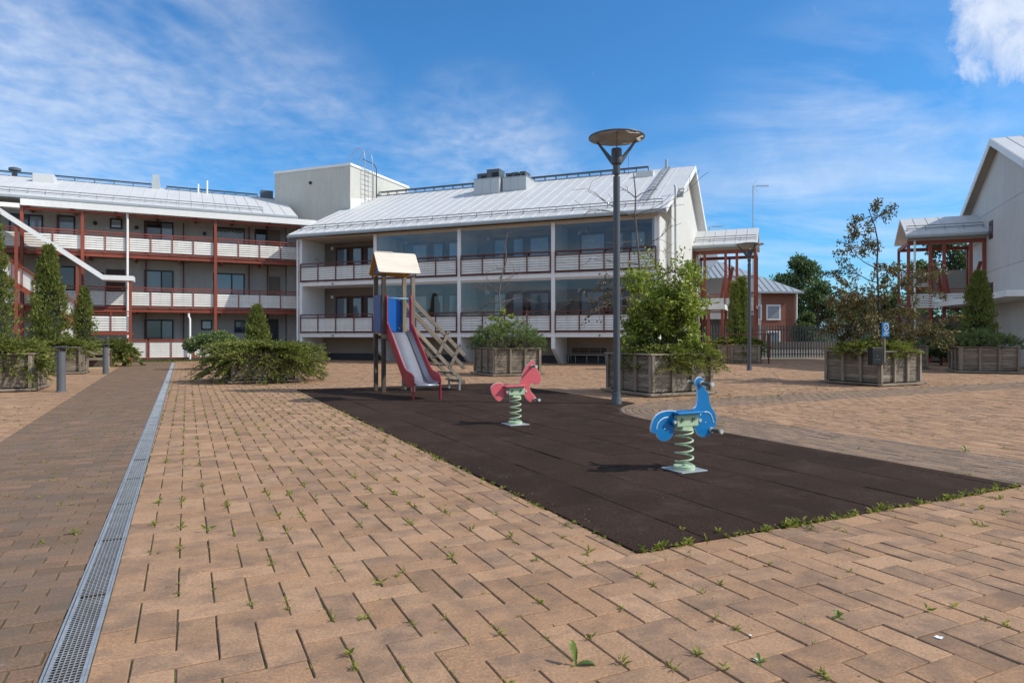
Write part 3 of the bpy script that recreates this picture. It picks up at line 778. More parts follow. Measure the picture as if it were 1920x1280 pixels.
MB().box(-.46, 19.60, -.52, -.36, 6.55, 6.70).build('gutter', MT['gutter'], white, bevel=.03)
MB().box(XE - .1, 19.86, 2.72, 2.87, 7.80, 8.05).build('gutter_end', MT['gutter'], white)
snow_guard(white, -.2, 19.3, .35, 6.75 + SL * .7, 24)
walkway(white, .25, 17.4, YR - .12, ZR, 26)
MB().tube([(19.62, 1.75, 8.15), (19.66, 1.70, 8.0), (19.66, 1.70, .1)], .05, 8).build('downpipe', MT['galv'], white, 40)
MB().tube([(XE + .03, -.10, 6.5), (XE + .03, -.10, .1)], .05, 8).build('downpipe', MT['white'], white, 40)
MB().tube([(-.06, -.10, 6.5), (-.06, -.10, .1)], .055, 8).build('downpipe', MT['white'], white, 40)
# roof ladder at the right end
lad = MB()
for s in (18.25, 18.62): lad.bar((s, .9, 6.75 + SL * 1.25 + .10), (s, YR - .1, ZR + .05), .035, .05)
lad.build('roof_ladder', MT['galv'], white); ladr = white.children[-1]
ladr = [c for c in white.children if c.name.startswith('roof_ladder')][0]
for k in range(22):
    q = (k + .5) / 22; y = .9 + (YR - 1.0) * q; MB().box(18.26, 18.61, y - .02, y + .02, 6.75 + SL * (y + .35) + .10, 6.75 + SL * (y + .35) + .13).build('rung', MT['galv'], ladr)
MB().box(17.0, 17.9, 5.9, 6.8, 6.75 + SL * 6.25 - .1, 6.75 + SL * 6.7 + .12).build('roof_hatch', MT['roof'], white, bevel=.02)
MB().tube([(18.3, YR + .25, ZR - .3), (18.3, YR + .25, ZR + .55)], .075, 10).build('vent_pipe', MT['galv'], white, 40)
MB().tube([(16.4, YR - .6, ZR - .3), (16.4, YR - .6, ZR + .75)], .012, 5).build('antenna_rod', MT['galvdark'], white)
# ventilation stack on the roof
for (x0, x1, y0, zt, nm) in ((7.95, 9.50, 5.15, 10.16, 3), (9.58, 11.0, 5.45, 10.18, 3)):
    st = MB().box(x0, x1, y0, y0 + 1.7, 6.75 + SL * (y0 + .3), zt).build('ventilation_stack', MT['ventcase'], white)
    wdt = (x1 - x0) / nm
    for k in range(nm): MB().box(x0 + k * wdt + .008, x0 + (k + 1) * wdt - .008, y0 - .018, y0 - .002, 6.75 + SL * (y0 + .35) + .02, zt - .01).build('stack_panel', MT['ventcase'], st)
    MB().box(x0 - .03, x1 + .03, y0 - .03, y0 + 1.73, zt, zt + .03).build('stack_cap', MT['gutter'], st)
for (x0, x1, y0, h) in ((8.03, 8.63, 5.4, .30), (8.67, 9.44, 5.3, .46), (9.66, 10.05, 5.7, .25), (10.07, 10.42, 5.7, .27), (10.52, 10.86, 5.7, .28)):
    u = MB().box(x0, x1, y0, y0 + .8, 10.215, 10.22 + h).build('ventilation_unit', MT['galvdark'], white, bevel=.015)
    MB().box(x0 + (x1 - x0) * .42, x1 - .03, y0 - .012, y0 - .001, 10.24, 10.22 + h * .62).build('louvre', MT['black'], u)
    MB().box(x0 - .02, x1 + .02, y0 - .02, y0 + .82, 10.222 + h, 10.24 + h).build('hood', MT['galv'], u)
# little wall box and long downpipe bracket on the gable
MB().box(XE + .252, XE + .29, 9.3, 9.6, 4.4, 5.6).build('gable_window', MT['darkframe'], white)

# ------------------------------------------------------------------ rooftop block (lift and stair tower)
tower = thing('stair_tower', 'grey rendered box tower with ladder rising behind the white roof', 'tower', (-11.46, 35.99, 0), WA)
MB().box(-5.6, .10, 4.4, 11.1, 0, 11.55).build('wall', MT['render_tower'], tower)
MB().box(-5.65, .16, 4.35, 11.16, 11.552, 11.70).build('parapet_flashing', MT['white'], tower)
MB().box(-.6, .14, 4.3, 4.398, 8.65, 8.98).build('roof_flashing', MT['gutter'], tower)
MB().prism([(4.4, 8.93), (11.0, 10.5), (11.0, 10.9), (4.4, 9.55)], fnx, .103, .13).build('wall_flashing', MT['white'], tower)
tl = MB()
for y in (5.55, 6.35): tl.tube([(.36, y, 9.5), (.36, y, 12.2), (.30, y, 12.65), (.05, y, 12.9), (-.35, y, 12.85), (-.6, y, 12.5), (-.66, y, 12.0)], .026, 6)
tlo = tl.build('ladder', MT['galv'], tower, True)
for k in range(8): MB().tube([(.36, 5.57, 9.7 + k * .3), (.36, 6.33, 9.7 + k * .3)], .016, 5).build('rung', MT['galv'], tlo)
MB().tube([(.30, 6.9, 9.9), (.30, 6.9, 11.9), (.25, 6.75, 12.15), (.2, 6.0, 12.2), (.2, 5.6, 12.2)], .035, 6).build('safety_rail', MT['galvdark'], tower, True)
MB().tube([(.2, 7.5, 9.6), (.2, 7.5, 10.4)], .04, 6).build('vent_pipe', MT['galv'], tower)
MB().tube([(-2.8, 4.38, 10.75), (-2.8, 4.30, 10.75)], .09, 12).build('wall_outlet', MT['black'], tower)

# ------------------------------------------------------------------ left block with access galleries (frame L)
LA = R(26)
left = thing('gallery_block', 'grey three storey block with red steel access galleries', 'building', (-19.6, 34.0, 0), LA)
LX0, LX1 = -11.0, 9.3
MB().box(LX0, 7.9, 1.7, 11.5, 0, 8.0).build('wall', MT['render_grey'], left)
MB().box(7.93, LX1 + 3, 1.2, 9, 0, 8.0).build('end_wall', MT['plinth'] if False else MT['render_grey'], left)
for z in (2.62, 5.37):
    MB().box(LX0, 8.85, .03, 1.697, z, z + .13).build('gallery_deck', MT['taupe'], left)
    MB().box(LX0, 8.85, -.03, .028, z - .08, z + .10).build('edge_beam', MT['red'], left)
    for k in range(9): MB().box(LX0 + 1 + k * 2.05, LX0 + 1.1 + k * 2.05, .03, 1.69, z - .16, z - .003).build('cross_beam', MT['red'], left)
posts = [-9.0, -6.7, -4.4, -1.94, 4.09, 8.55]
for x in posts: MB().box(x - .065, x + .065, -.17, -.04, 0, 7.5).build('post', MT['red'], left)
for x in (-3.2, .75, 2.55, 5.9, 6.9): MB().box(x - .035, x + .035, 1.5, 1.57, .0, 7.5).build('wall_post', MT['redbrown'], left)
for fl in (2.75, 5.50):
    for (x0, x1, n) in ((-9.0, -6.7, 2), (-6.7, -4.46, 2), (-4.34, -2.0, 2), (-1.88, -.06, 2), (.06, 4.02, 4), (4.16, 8.48, 4)):
        railing(left, x0, x1, -.075, fl, n, MT['red'], top=1.03, mid=.90, bot=.03, nsl=6, name='gallery_railing', z0=.12, z1=.80)
for (x0, x1, n) in ((-.75, .9, 1), (.98, 3.0, 2), (3.06, 6.4, 3)):
    railing(left, x0, x1, -.35, .14, n, MT['red'], top=.98, mid=.90, bot=.05, nsl=8, name='terrace_railing', z0=.07, z1=.92)
# canopy along the top gallery
can = MB().box(-4.42, LX1, -.32, 1.69, 7.66, 7.72).build('canopy_roof', MT['white'], left)
MB().box(-4.42, LX1, -.36, -.323, 7.55, 7.86).build('fascia', MT['white'], left)
MB().box(LX0, -4.45, -.36, .3, 7.42, 7.62).build('lower_fascia', MT['white'], left)
for k in range(8): MB().box(-4.3 + k * 1.85, -4.2 + k * 1.85, -.30, 1.68, 7.52, 7.655).build('canopy_rafter', MT['red'], left)
MB().box(-4.42, LX1, -.05, .05, 7.40, 7.515).build('canopy_beam', MT['red'], left)
for k in range(40):
    x = -4.35 + k * .34; MB().tube([(x, -.30, 7.655), (x, 1.6, 7.655)], .035, 5).build('corrugation', MT['white'], left)
MB().tube([(0, -.12, 7.55), (0, -.12, 0)], .055, 10).build('downpipe', MT['white'], left, 40)
MB().tube([(2.8, -.42, 2.5), (2.8, -.42, 2.35), (2.86, -.48, 2.2), (2.86, -.48, .1)], .05, 8).build('downpipe', MT['white'], left, 40)
# roof
seam_roof(left, LX0, 8.4, .45, 8.16, 7.0, 10.36, 32)
seam_roof(left, LX0, 8.4, 13.5, 8.16, 7.0, 10.36, 32, name='rear_roof')
MB().prism([(.55, 7.99), (11.4, 7.99), (7.0, 10.2)], fnx, LX0, 8.3).build('gable_wall', MT['render_grey'], left)
MB().box(LX0, 8.4, .30, .44, 8.00, 8.13).build('gutter', MT['gutter'], left, bevel=.03)
snow_guard(left, LX0, 6.6, 1.2, 8.16 + .336 * .75, 24)
walkway(left, LX0, -1.2 + 2, 6.8, 10.36, 12); walkway(left, 1.6, 6.8, 6.8, 10.30, 8)
MB().box(-4.9, -3.9, 5.2, 6.1, 9.65, 10.25).build('roof_hatch', MT['roof'], left, bevel=.02)
MB().box(.8, 1.25, 6.6, 7.1, 10.1, 10.75).box(.85, 1.2, 6.62, 7.08, 10.752, 11.1).build('chimney', MT['ventcase'], left)
for x, h in ((3.35, .28), (3.85, .55)): MB().tube([(x, 6.5, 10.0), (x, 6.5, 10.45 + h)], .05, 8).build('vent_pipe', MT['white'], left)
MB().box(7.0, 7.75, 6.6, 7.3, 10.2, 10.75).build('ventilation_unit', MT['galvdark'], left, bevel=.02)
MB().lathe([(.12, 0), (.12, .3), (.3, .32), (.3, .45), (.16, .5)], 12, (-6.0, 6.9, 10.3)).build('roof_cowl', MT['galvdark'], left)
# windows, doors and one dark opening behind the galleries
YW = 1.7
for (x0, x1, z0, z1, n, mt) in ((-5.25, -3.84, 6.3, 7.42, 2, ('pane', 'pane_pale')), (-3.27, -2.47, 6.3, 7.49, 1, ('pane_pale',)), (-.93, -.36, 6.97, 7.51, 1, ('pane_pale',)),
        (.64, 2.06, 6.2, 7.5, 2, ('pane_dark', 'pane')), (4.04, 5.68, 6.2, 7.43, 1, ('pane',)), (6.21, 6.86, 5.55, 7.45, 1, ('pane_dark',)),
        (-3.2, -2.45, 3.5, 4.9, 1, ('pane_dark',)), (.66, 2.06, 3.5, 4.87, 2, ('pane', 'pane_dark')), (4.04, 5.68, 3.5, 4.85, 2, ('pane', 'pane_pale')),
        (.66, 2.06, 1.0, 2.2, 2, ('pane_dark', 'pane')), (3.42, 3.99, 1.65, 2.21, 1, ('pane_pale',)), (5.13, 5.68, 1.5, 2.22, 1, ('pane_dark',)), (-6.8, -5.6, 6.3, 7.4, 2, ('pane', 'pane_dark')), (-3.2, -2.3, 1.0, 2.2, 1, ('pane',))):
    sp = [x0, x0 + (x1 - x0) * .58, x1] if n == 2 else None
    window(left, x0, x1, z0, z1, YW, 'darkframe', n, mt, .075, splits=sp)
for (x0, x1, z0, z1, mt) in ((-1.1, -.24, 2.76, 4.82, 'brown'), (6.5, 7.5, .1, 2.3, 'darkframe'), (7.0, 7.6, 2.76, 4.75, 'taupe'), (7.0, 7.6, 5.5, 7.45, 'taupe')):  # near-black ground-floor panel is a dark sheet standing for a shaded opening
    d = MB().box(x0, x1, YW - .05, YW - .004, z0, z1).build('door_or_opening', MT[mt], left); MB().box(x1 - .14, x1 - .09, YW - .09, YW - .053, z0 + 1.0, z0 + 1.05).build('handle', MT['galv'], d)
for x, z in ((-1.59, 7.2), (-1.3, 4.55), (3.6, 7.0), (.3, 7.1)):
    MB().tube([(x, YW - .003, z), (x, YW - .11, z)], .10, 14).build('wall_lamp', MT['darkframe'], left, 40)
tr = MB()
for k in range(-3, 9):
    x = 4.1 + k * .2
    for s in (1, -1):
        p, q = (x, 6.75), (x + .5, 7.25)
        if s < 0: p, q = (x, 7.25), (x + .5, 6.75)
        t0 = max(0, (4.08 - p[0]) / .5); t1 = min(1, (5.65 - p[0]) / .5)
        if t1 > t0: tr.bar((p[0] + .5 * t0, YW - .075 - .008 * s, p[1] + (q[1] - p[1]) * t0), (p[0] + .5 * t1, YW - .075 - .008 * s, p[1] + (q[1] - p[1]) * t1), .012, .022, (0, 1, 0))
tr.build('window_trellis', MT['slat_white'], left)
MB().tube([(6.05, 1.2, 5.75), (6.05, 1.25, 6.55)], .16, 10).build('chair_back', MT['wood_dark'], left) if False else None

# ------------------------------------------------------------------ covered staircase in front of the left block
stair = thing('covered_staircase', 'covered red steel staircase with sloping white canopy behind the conifers', 'staircase', (-19.6, 34.0, 0), LA)
prof = [(-7.2, 8.62), (-.92, 4.10), (.36, 4.08)]
cp = [(-7.2, 8.75), (-.90, 4.25), (.36, 4.25), (.36, 4.02), (-.95, 4.02), (-7.2, 8.48)]
MB().prism(cp, lambda u, v, t: (u, t, v), -1.62, -.42).build('canopy', MT['white'], stair)
for x in (-4.36, -1.98, .22):
    top = 4.0 if x > -1 else 4.25 + (-.9 - x) * .714 - .28
    MB().box(x - .06, x + .06, -1.56, -1.44, 0, top).build('post', MT['red'], stair)
for y in (-1.45, -.62):
    MB().bar((-7.2, y, 5.75), (-1.5, y, 1.55), .05, .22).build('stringer', MT['red'], stair)
    MB().bar((-1.5, y, 1.40), (-4.0, y, -.1), .05, .2).build('lower_stringer', MT['red'], stair)
for k in range(24):
    q = (k + .5) / 24; MB().box(-7.2 + 5.7 * q - .13, -7.2 + 5.7 * q + .13, -1.43, -.64, 5.80 - 4.2 * q - .02, 5.80 - 4.2 * q + .02).build('tread', MT['galvdark'], stair)
MB().box(-1.5, .3, -1.55, -.45, 1.36, 1.46).build('landing', MT['red'], stair)
railing(stair, -1.45, .25, -1.50, 1.45, 2, MT['red'], top=1.05, mid=.92, bot=.04, nsl=6, name='landing_railing', z0=.1, z1=.82)
sr = MB()
for h in (.95, .82): sr.bar((-7.2, -1.5, 5.85 + h), (-1.5, -1.5, 1.60 + h), .05, .045)
for k in range(14):
    x = -7.0 + k * .41; z = 5.85 - (x + 7.2) * .7456; sr.box(x - .018, x + .018, -1.52, -1.48, z, z + .95)
srl = sr.build('stair_railing', MT['red'], stair)
for k in range(6): MB().bar((-7.2, -1.45, 5.95 + k * .13), (-1.5, -1.45, 1.70 + k * .13), .015, .105).build('slat', MT['slat_white'], srl)
lr = MB()
for h in (.95, .8): lr.bar((-1.5, -1.52, 1.45 + h), (-4.0, -1.52, -.05 + h), .05, .045)
lrl = lr.build('lower_railing', MT['red'], stair)
for k in range(6): MB().bar((-1.5, -1.47, 1.55 + k * .12), (-4.0, -1.47, .05 + k * .12), .015, .1).build('slat', MT['slat_white'], lrl)

# ------------------------------------------------------------------ stair links of the white and the right block
def link_stairs(name, label, loc, sgn, cat='stair tower'):
    """open red steel stair tower: local x runs away from the host wall over 3.3 m, y inward"""
    t = thing(name, label, cat, loc, WA)
    X = lambda u: sgn * u
    def bx(mb, u0, u1, *r_): a, b = sorted((X(u0), X(u1))); return mb.box(a, b, *r_)
    fx = lambda u, v, t_: (t_, u, v)
    e0, e1 = sorted((X(-.02), X(3.45)))
    seam_roof(t, e0, e1, -.35, 6.42, 1.6, 7.5, 6, name='roof'); seam_roof(t, e0, e1, 3.5, 6.42, 1.6, 7.5, 6, name='rear_roof')
    bx(MB(), -.02, 3.45, -.50, -.36, 6.22, 6.36).build('gutter', MT['gutter'], t, bevel=.02)
    bx(MB(), .0, 3.4, -.30, -.06, 6.12, 6.26).build('soffit', MT['beige'], t)
    snow_guard(t, e0 + .1, e1 - .1, .15, 6.42 + .27, 4)
    bx(MB(), 0, 3.35, -.06, .08, 5.92, 6.11).build('beam', MT['redbrown'] if False else MT['red'], t)
    for u in (.08, .62, 1.75, 2.35, 3.3):
        bx(MB(), u - .07, u + .07, -.05, .07, 0, 5.915).build('post', MT['red'], t)
    bx(MB(), 3.24, 3.36, .085, 3.12, 5.925, 6.10).build('beam', MT['red'], t); bx(MB(), 0, 3.23, 2.98, 3.13, 5.925, 6.10).build('beam', MT['red'], t)
    for u in (.08, 1.75, 3.3): bx(MB(), u - .06, u + .06, 3.0, 3.12, 0, 5.915).build('post', MT['red'], t)
    bx(MB(), .05, 1.70, 3.14, 3.2, 3.45, 4.85).build('back_panel', MT['render_grey'], t); bx(MB(), .05, 3.3, 3.14, 3.2, .05, 2.35).build('back_wall', MT['render_grey'], t); bx(MB(), .02, .06, .12, 3.1, 2.7, 5.9).build('side_panel', MT['white'], t)
    for z in (4.4, 1.55):
        bx(MB(), 0, 3.35, .1, 3.1, z - .14 - 1.35, z - 1.35).build('landing', MT['taupe'], t)
    MB().bar((X(1.75), .5, 3.35), (X(2.1), .5, 5.2), .16, .16).build('brace', MT['red'], t)
    MB().bar((X(1.75), .5, 5.0), (X(1.45), .5, 3.4), .14, .14).build('brace', MT['red'], t)
    MB().bar((X(.15), .3, 5.0), (X(.62), .3, 3.3), .14, .14).build('brace', MT['red'], t)
    a, b = sorted((X(.15), X(3.25)))
    railing(t, a, b, -.075, 2.62, 2, MT['red'], top=1.03, mid=.9, bot=.03, nsl=6, name='landing_railing', z0=.1, z1=.82)
    a, b = sorted((X(1.85), X(3.25)))
    railing(t, a, b, 2.6, 3.85, 1, MT['red'], top=1.0, mid=.9, bot=.03, nsl=7, name='upper_railing', z0=.1, z1=.85)
    for k in range(9): bx(MB(), 1.9, 3.2, 1.0 + k * .25, 1.24 + k * .25, 2.4 - k * .24, 2.45 - k * .24).build('tread', MT['galvdark'], t)
    bx(MB(), 2.3, 3.2, .9, .96, .6, 2.5).build('slat_screen', MT['beige'], t)
    MB().tube([(X(3.05), -.16, 6.3), (X(3.05), -.16, .1)], .05, 8).build('downpipe', MT['white'], t, 40)
    return t
def wpt(o, x, y, ang=WA): c, s = math.cos(ang), math.sin(ang); return (o[0] + c * x - s * y, o[1] + s * x + c * y, 0)
WO, RO = (-11.46, 35.99), (19.53, 23.5)
l1 = link_stairs('stair_link', 'open red stair tower on the sunlit gable of the white block', wpt(WO, 19.46, 10.0), 1)
c_ = MB().box(.3, 1.9, -2.4, -.1, 2.72, 2.98).build('entrance_canopy', MT['white'], l1)
for x in (1.75, 1.05): MB().box(x - .07, x + .07, -2.3, -2.16, 0, 2.715).build('canopy_post', MT['red'], l1)
l2 = link_stairs('stair_link', 'open red stair tower on the shaded gable of the right block', wpt(RO, -.01, 9.9), -1)

# ------------------------------------------------------------------ right block
right = thing('gable_block', 'grey rendered gable end of the right block in shade', 'building', (19.53, 23.5, 0), WA)
G_ = [(1.95, 0), (13.0, 0), (13.0, 7.65), (YR, ZR - .16), (1.95, 6.75 + SL * 2.3 - .16)]
MB().prism(G_, fnx, .03, 14).build('wall', MT['render_right'], right)
ys = [1.95, 6.95, 9.75, 11.0, 13.0]; zs = [0, 1.62, 4.42, 7.28, 11]
for i in range(4):
    for j in range(4):
        p = [(ys[i], zs[j]), (ys[i + 1], zs[j]), (ys[i + 1], zs[j + 1]), (ys[i], zs[j + 1])]
        for a, b in ((G_[2], G_[3]), (G_[3], G_[4])):
            nx, ny = b[1] - a[1], -(b[0] - a[0]); 
            p = clip(p, nx, ny, nx * a[0] + ny * a[1]) if len(p) >= 3 else p
        if len(p) < 3: continue
        q = inset(p, .008)
        if q: MB().prism(q, fnx, 0, .028).build('wall_panel', MT['render_right'], right)
seam_roof(right, -.40, 14, -.35, 6.75, YR, ZR, 24); seam_roof(right, -.40, 14, 13.4, 7.60, YR, ZR, 24, name='rear_roof')
v2 = MB().prism([(2.88, 6.75 + SL * 3.23 - .30), (YR, ZR - .31), (YR, ZR + .01), (2.88, 6.75 + SL * 3.23 + .01)], fnx, -.44, -.403)
v2.build('verge_board', MT['white'], right); v2 = MB().prism([(13.4, 7.60 - .30), (YR, ZR - .31), (YR, ZR + .01), (13.4, 7.61)], fnx, -.44, -.403); v2.build('verge_board', MT['white'], right)
MB().prism([(13.4, 7.60 - .16), (YR, ZR - .17), (YR, ZR - .10), (13.4, 7.60 - .10)], fnx, -.40, -.001).prism([(2.88, 6.75 + SL * 3.23 - .17), (YR, ZR - .17), (YR, ZR - .10), (2.88, 6.75 + SL * 3.23 - .10)], fnx, -.40, -.001).build('verge_soffit', MT['beige'], right)
for y0, y1, z0, z1 in ((8.75, 9.36, 5.95, 6.80), (8.72, 9.2, 3.15, 3.85)):
    fr_ = MB().box(-.03, -.002, y0, y1, z0, z1).build('window', MT['redbrown'], right); MB().box(-.034, -.031, y0 + .07, y1 - .07, z0 + .07, z1 - .07).build('pane', MT['pane_dark'], fr_)
rl = MB()
for s in (1.05, 1.45): rl.bar((s, 1.2, 6.75 + SL * 1.55 + .10), (s, YR - .1, ZR + .05), .035, .05)
rlo = rl.build('roof_ladder', MT['galv'], right)
for k in range(22):
    y = 1.2 + (YR - 1.3) * (k + .5) / 22; MB().box(1.06, 1.44, y - .02, y + .02, 6.75 + SL * (y + .35) + .10, 6.75 + SL * (y + .35) + .13).build('rung', MT['galv'], rlo)
MB().tube([(1.8, YR + .2, ZR - .3), (1.8, YR + .2, ZR + .5)], .075, 10).build('vent_pipe', MT['galv'], right)
ca_ = MB().prism([(-1.5, 1.0), (-1.5, 7.2), (-2.1, 10.3), (-.001, 10.3), (-.001, 1.0)], lambda u, v, t: (u, v, t), 2.78, 3.02).build('entrance_canopy', MT['white'], right)
for x, y in ((-1.75, 9.9), (-1.4, 6.5)): MB().box(x - .06, x + .06, y - .06, y + .06, 0, 2.777).build('canopy_post', MT['red'], right)

# ------------------------------------------------------------------ brick house, fence, masts behind the gap
def brickmat():
    m, t, b = newmat('house_brick'); tc_ = t.nodes.new('ShaderNodeTexCoord')
    P = mapping(t, tc_.outputs['Object'], rot=(R(90), 0, 0)); br = t.nodes.new('ShaderNodeTexBrick'); LK(t, P, br.inputs['Vector'])
    br.inputs['Scale'].default_value = 1; br.inputs['Brick Width'].default_value = .27; br.inputs['Row Height'].default_value = .075; br.inputs['Mortar Size'].default_value = .008
    br.inputs['Color1'].default_value = (.23, .072, .042, 1); br.inputs['Color2'].default_value = (.30, .10, .058, 1); br.inputs['Mortar'].default_value = (.22, .17, .14, 1)
    pale = noise(t, mapping(t, P, (1.0, 12, 1)), 2.2, 2, .5)
    LK(t, mixc(t, ramp(t, pale, [(.70, 0.0), (.74, .55)]), br.outputs[0], (.50, .34, .24)), b.inputs['Base Color']); b.inputs['Roughness'].default_value = .9; return m
MT['brick'] = brickmat()
hx = lambda px, Y: (px - 960) / 1250 * Y
hz = lambda py, Y: CAM_H - (py - 632) / 1250 * Y
HY = 52.0
house = thing('brick_house', 'red brick house with grey hipped metal roof beyond the fence', 'house', (hx(1450, HY), HY, -1.5), R(3))
hw = hx(1492, HY) - hx(1450, HY); 
MB().box(-.92, hw, 0, 8, 0, hz(549, HY) + 1.5).build('wall', MT['brick'], house)
MB().box(-6.0, -.925, .05, 8, 0, hz(549, HY) + 1.45).build('rendered_wall', MT['render_white'], house)
ez = hz(547, HY) + 1.5
rf = MB(); rv = [(-7, -.6, ez), (hw + .3, -.6, ez), (hw + .3, 8.6, ez), (-7, 8.6, ez), (-7, 4, ez + 3.0), (-2.6, 4, ez + 2.75)]
rf.add(rv, [(0, 1, 5, 4), (1, 2, 5), (2, 3, 4, 5), (0, 4, 3), (3, 2, 1, 0)]); rfo = rf.build('roof', MT['roof_grey'], house)
for k in range(20):
    x = -6.8 + k * .48
    t1 = 1.0 if x < -2.6 else max(0, (hw + .3 - x) / (hw + 2.9))
    z1 = ez + (3.0 - (min(x, -2.6) + 7) / 4.4 * .25) * t1
    if t1 > .06: MB().bar((x, -.6, ez + .02), (x, -.6 + 4.6 * t1, z1 + .02), .03, .05).build('roof_seam', MT['roof_grey'], rfo)
MB().box(-7, hw + .35, -.72, -.602, ez - .15, ez).build('gutter', MT['gutter'], house)
MB().tube([(hw + .06, -.1, 0), (hw + .06, -.1, ez)], .07, 8).build('downpipe', MT['white'], house)
for px0, px1, py0, py1 in ((1436, 1463.5, 571, 600), (1405, 1428, 571, 600), (1436, 1463, 620, 645)):
    x0, x1 = hx(px0, HY) - hx(1450, HY), hx(px1, HY) - hx(1450, HY); yy = 0 if x0 > -.92 else .05
    f = MB().box(x0, x1, yy - .06, yy - .003, hz(py1, HY) + 1.5, hz(py0, HY) + 1.5).build('window', MT['white'], house)
    MB().box(x0 + .12, x1 - .12, yy - .066, yy - .061, hz(py1, HY) + 1.62, hz(py0, HY) + 1.38).build('pane', MT['pane_pale'], f)
fence = thing('metal_fence', 'dark metal picket fence closing the gap between the blocks', 'fence', (9.9, 36.6, 0), R(8))
FL = 11.5
MB().box(0, FL, -.02, .02, 1.62, 1.66).box(0, FL, -.02, .02, .28, .32).build('rail', MT['galvdark'], fence)
pk = MB().box(-.022, .022, -.03, .03, .12, 1.92).mesh('picket', MT['bollard'])
for k in range(int(FL / .165)):
    o = bpy.data.objects.new('picket', pk); link(o, fence); o.location = (.08 + k * .165, -.04, 0)
lw = thing('concrete_wall', 'low grey concrete wall seen through the picket fence', 'wall', (9.5, 38.2, 0), R(6)); MB().box(0, 14, 0, .25, -.3, .62).build('base', MT['render_grey'], lw); MB().box(0, 14, -.03, .28, .623, .98).build('coping', MT['taupe'], lw)
rack = thing('steel_frame', 'thin dark steel rail standing before the picket fence', 'rail', (hx(1340, 31.5), 31.5, 0), 0)
MB().box(0, 2.8, -.025, .025, 1.36, 1.41).build('top_rail', MT['redbrown'], rack)
for x in (.6, 2.9 - .35): MB().box(x - .03, x + .03, -.03, .03, 0, 1.358).build('post', MT['redbrown'], rack)
def mast(name, label, px, Y, py0, py1, r, big):
    t = thing(name, label, 'antenna', (hx(px, Y), Y, hz(py1, Y)))
    h = hz(py0, Y) - hz(py1, Y); MB().tube([(0, 0, 0), (0, 0, h)], r, 6).build('pole', MT['galv'], t)
    an = MB(); an.bar((0, 0, h - .05), (1.1 if big else .9, 0, h - .02), .03, .03)
    for k in range(6): an.bar((.25 + k * .15, -.25, h - .03), (.25 + k * .15, .25, h - .03), .012, .012); an.bar((.25 + k * .15, 0, h - .12), (.25 + k * .15, 0, h + .08), .012, .012)
    an.build('aerial', MT['galv'], t)
    if big: MB().bar((0, 0, h + .05), (.3, .05, h + .45), .02, .02).bar((0, 0, h - .1), (.35, .05, h - .4), .02, .02).bar((.0, 0, h - 2.4), (.35, 0, h - 2.4), .02, .02).build('reflector', MT['galv'], t)
mast('antenna_mast', 'tall thin antenna mast between the two blocks against the sky', 1412, 46, 348, 640, .035, True)
mast('antenna_mast', 'small aerial above the left stair tower roof', 1330, 46, 424, 520, .03, False)
dish = thing('satellite_dish', 'white satellite dish seen through the open stair tower', 'satellite dish', (hx(1326, 44), 44, hz(508, 44)), R(-20))
dm = MB().lathe([(.02, 0), (.3, .04), (.6, .16), (.72, .26), (.70, .27), (.58, .18), (.3, .06), (.02, .02)], 20)
do = dm.build('dish', MT['white'], dish, True); do.rotation_euler = (R(75), 0, 0); do.location = (0, 0, .75)
MB().tube([(0, .1, -4), (0, .1, .75)], .04, 6).build('pole', MT['galv'], dish)
# ------------------------------------------------------------------ slide tower
def gthing(name, label, cat, a, b, group=None, rot=0.0, z=0.0): return thing(name, label, cat, gw(a, b, z), GA + rot, group)
sa, sb = wg(-2.85, 14.8)
MZ = .0135
slide = gthing('slide_tower', 'small wooden slide tower with red slide, blue panels and pale pitched roof', 'slide', sa, sb, z=MZ)
def rbox(mb, *a): return mb.box(*a)
S_ = .67
for (x, y, zt, mt) in ((0, 0, 2.64, 'wood_dark'), (S_, 0, 2.64, 'wood_slide'), (0, S_, 2.64, 'wood_dark'), (S_, S_, 2.64, 'wood_slide')):
    me = MB().box(0, zt, -.045, .045, -.045, .045)
    o = me.build('post', MT[mt], slide, bevel=.008); o.location = (x, y, 0); o.rotation_euler = (0, R(-90), 0)
for k in range(6): MB().box(-.03, .70, -.05, .05, -.012, .012).build('deck_board', MT['wood_slide'], slide, bevel=.004).location = (0, .06 + k * .112, 1.32)
for y in (-.055, S_ + .055): MB().box(-.05, S_ + .05, -.02, .02, -.05, .05).build('deck_joist', MT['wood_slide'], slide, bevel=.004).location = (0, y, 1.25)
# slide body
bed = [(.06, 1.345), (-.12, 1.335), (-.22, 1.27), (-.40, 1.14), (-1.30, .46), (-1.46, .37), (-1.62, .325), (-1.80, .31), (-1.96, .31), (-1.99, .295), (-1.99, .265)]
mb = MB(); n = len(bed)
vv = [(x, y, z) for x in (.075, .595) for y, z in bed]; mb.add(vv, [(i, i + 1, n + i + 1, n + i) for i in range(n - 1)])
sb_o = mb.build('slide_bed', MT['steel_slide'], slide, True); sm = sb_o.modifiers.new('thick', 'SOLIDIFY'); sm.thickness = .004
for x in (.125, .545):
    mb = MB(); vv = [(x + s * .05, y, z + (0.045 if s * (x - .335) > 0 else .003)) for s in (-1, 1) for y, z in bed[:-1]]; n2 = n - 1
    mb.add(vv, [(i, i + 1, n2 + i + 1, n2 + i) for i in range(n2 - 1)]); mb.build('bed_edge', MT['steel_slide'], slide, True)
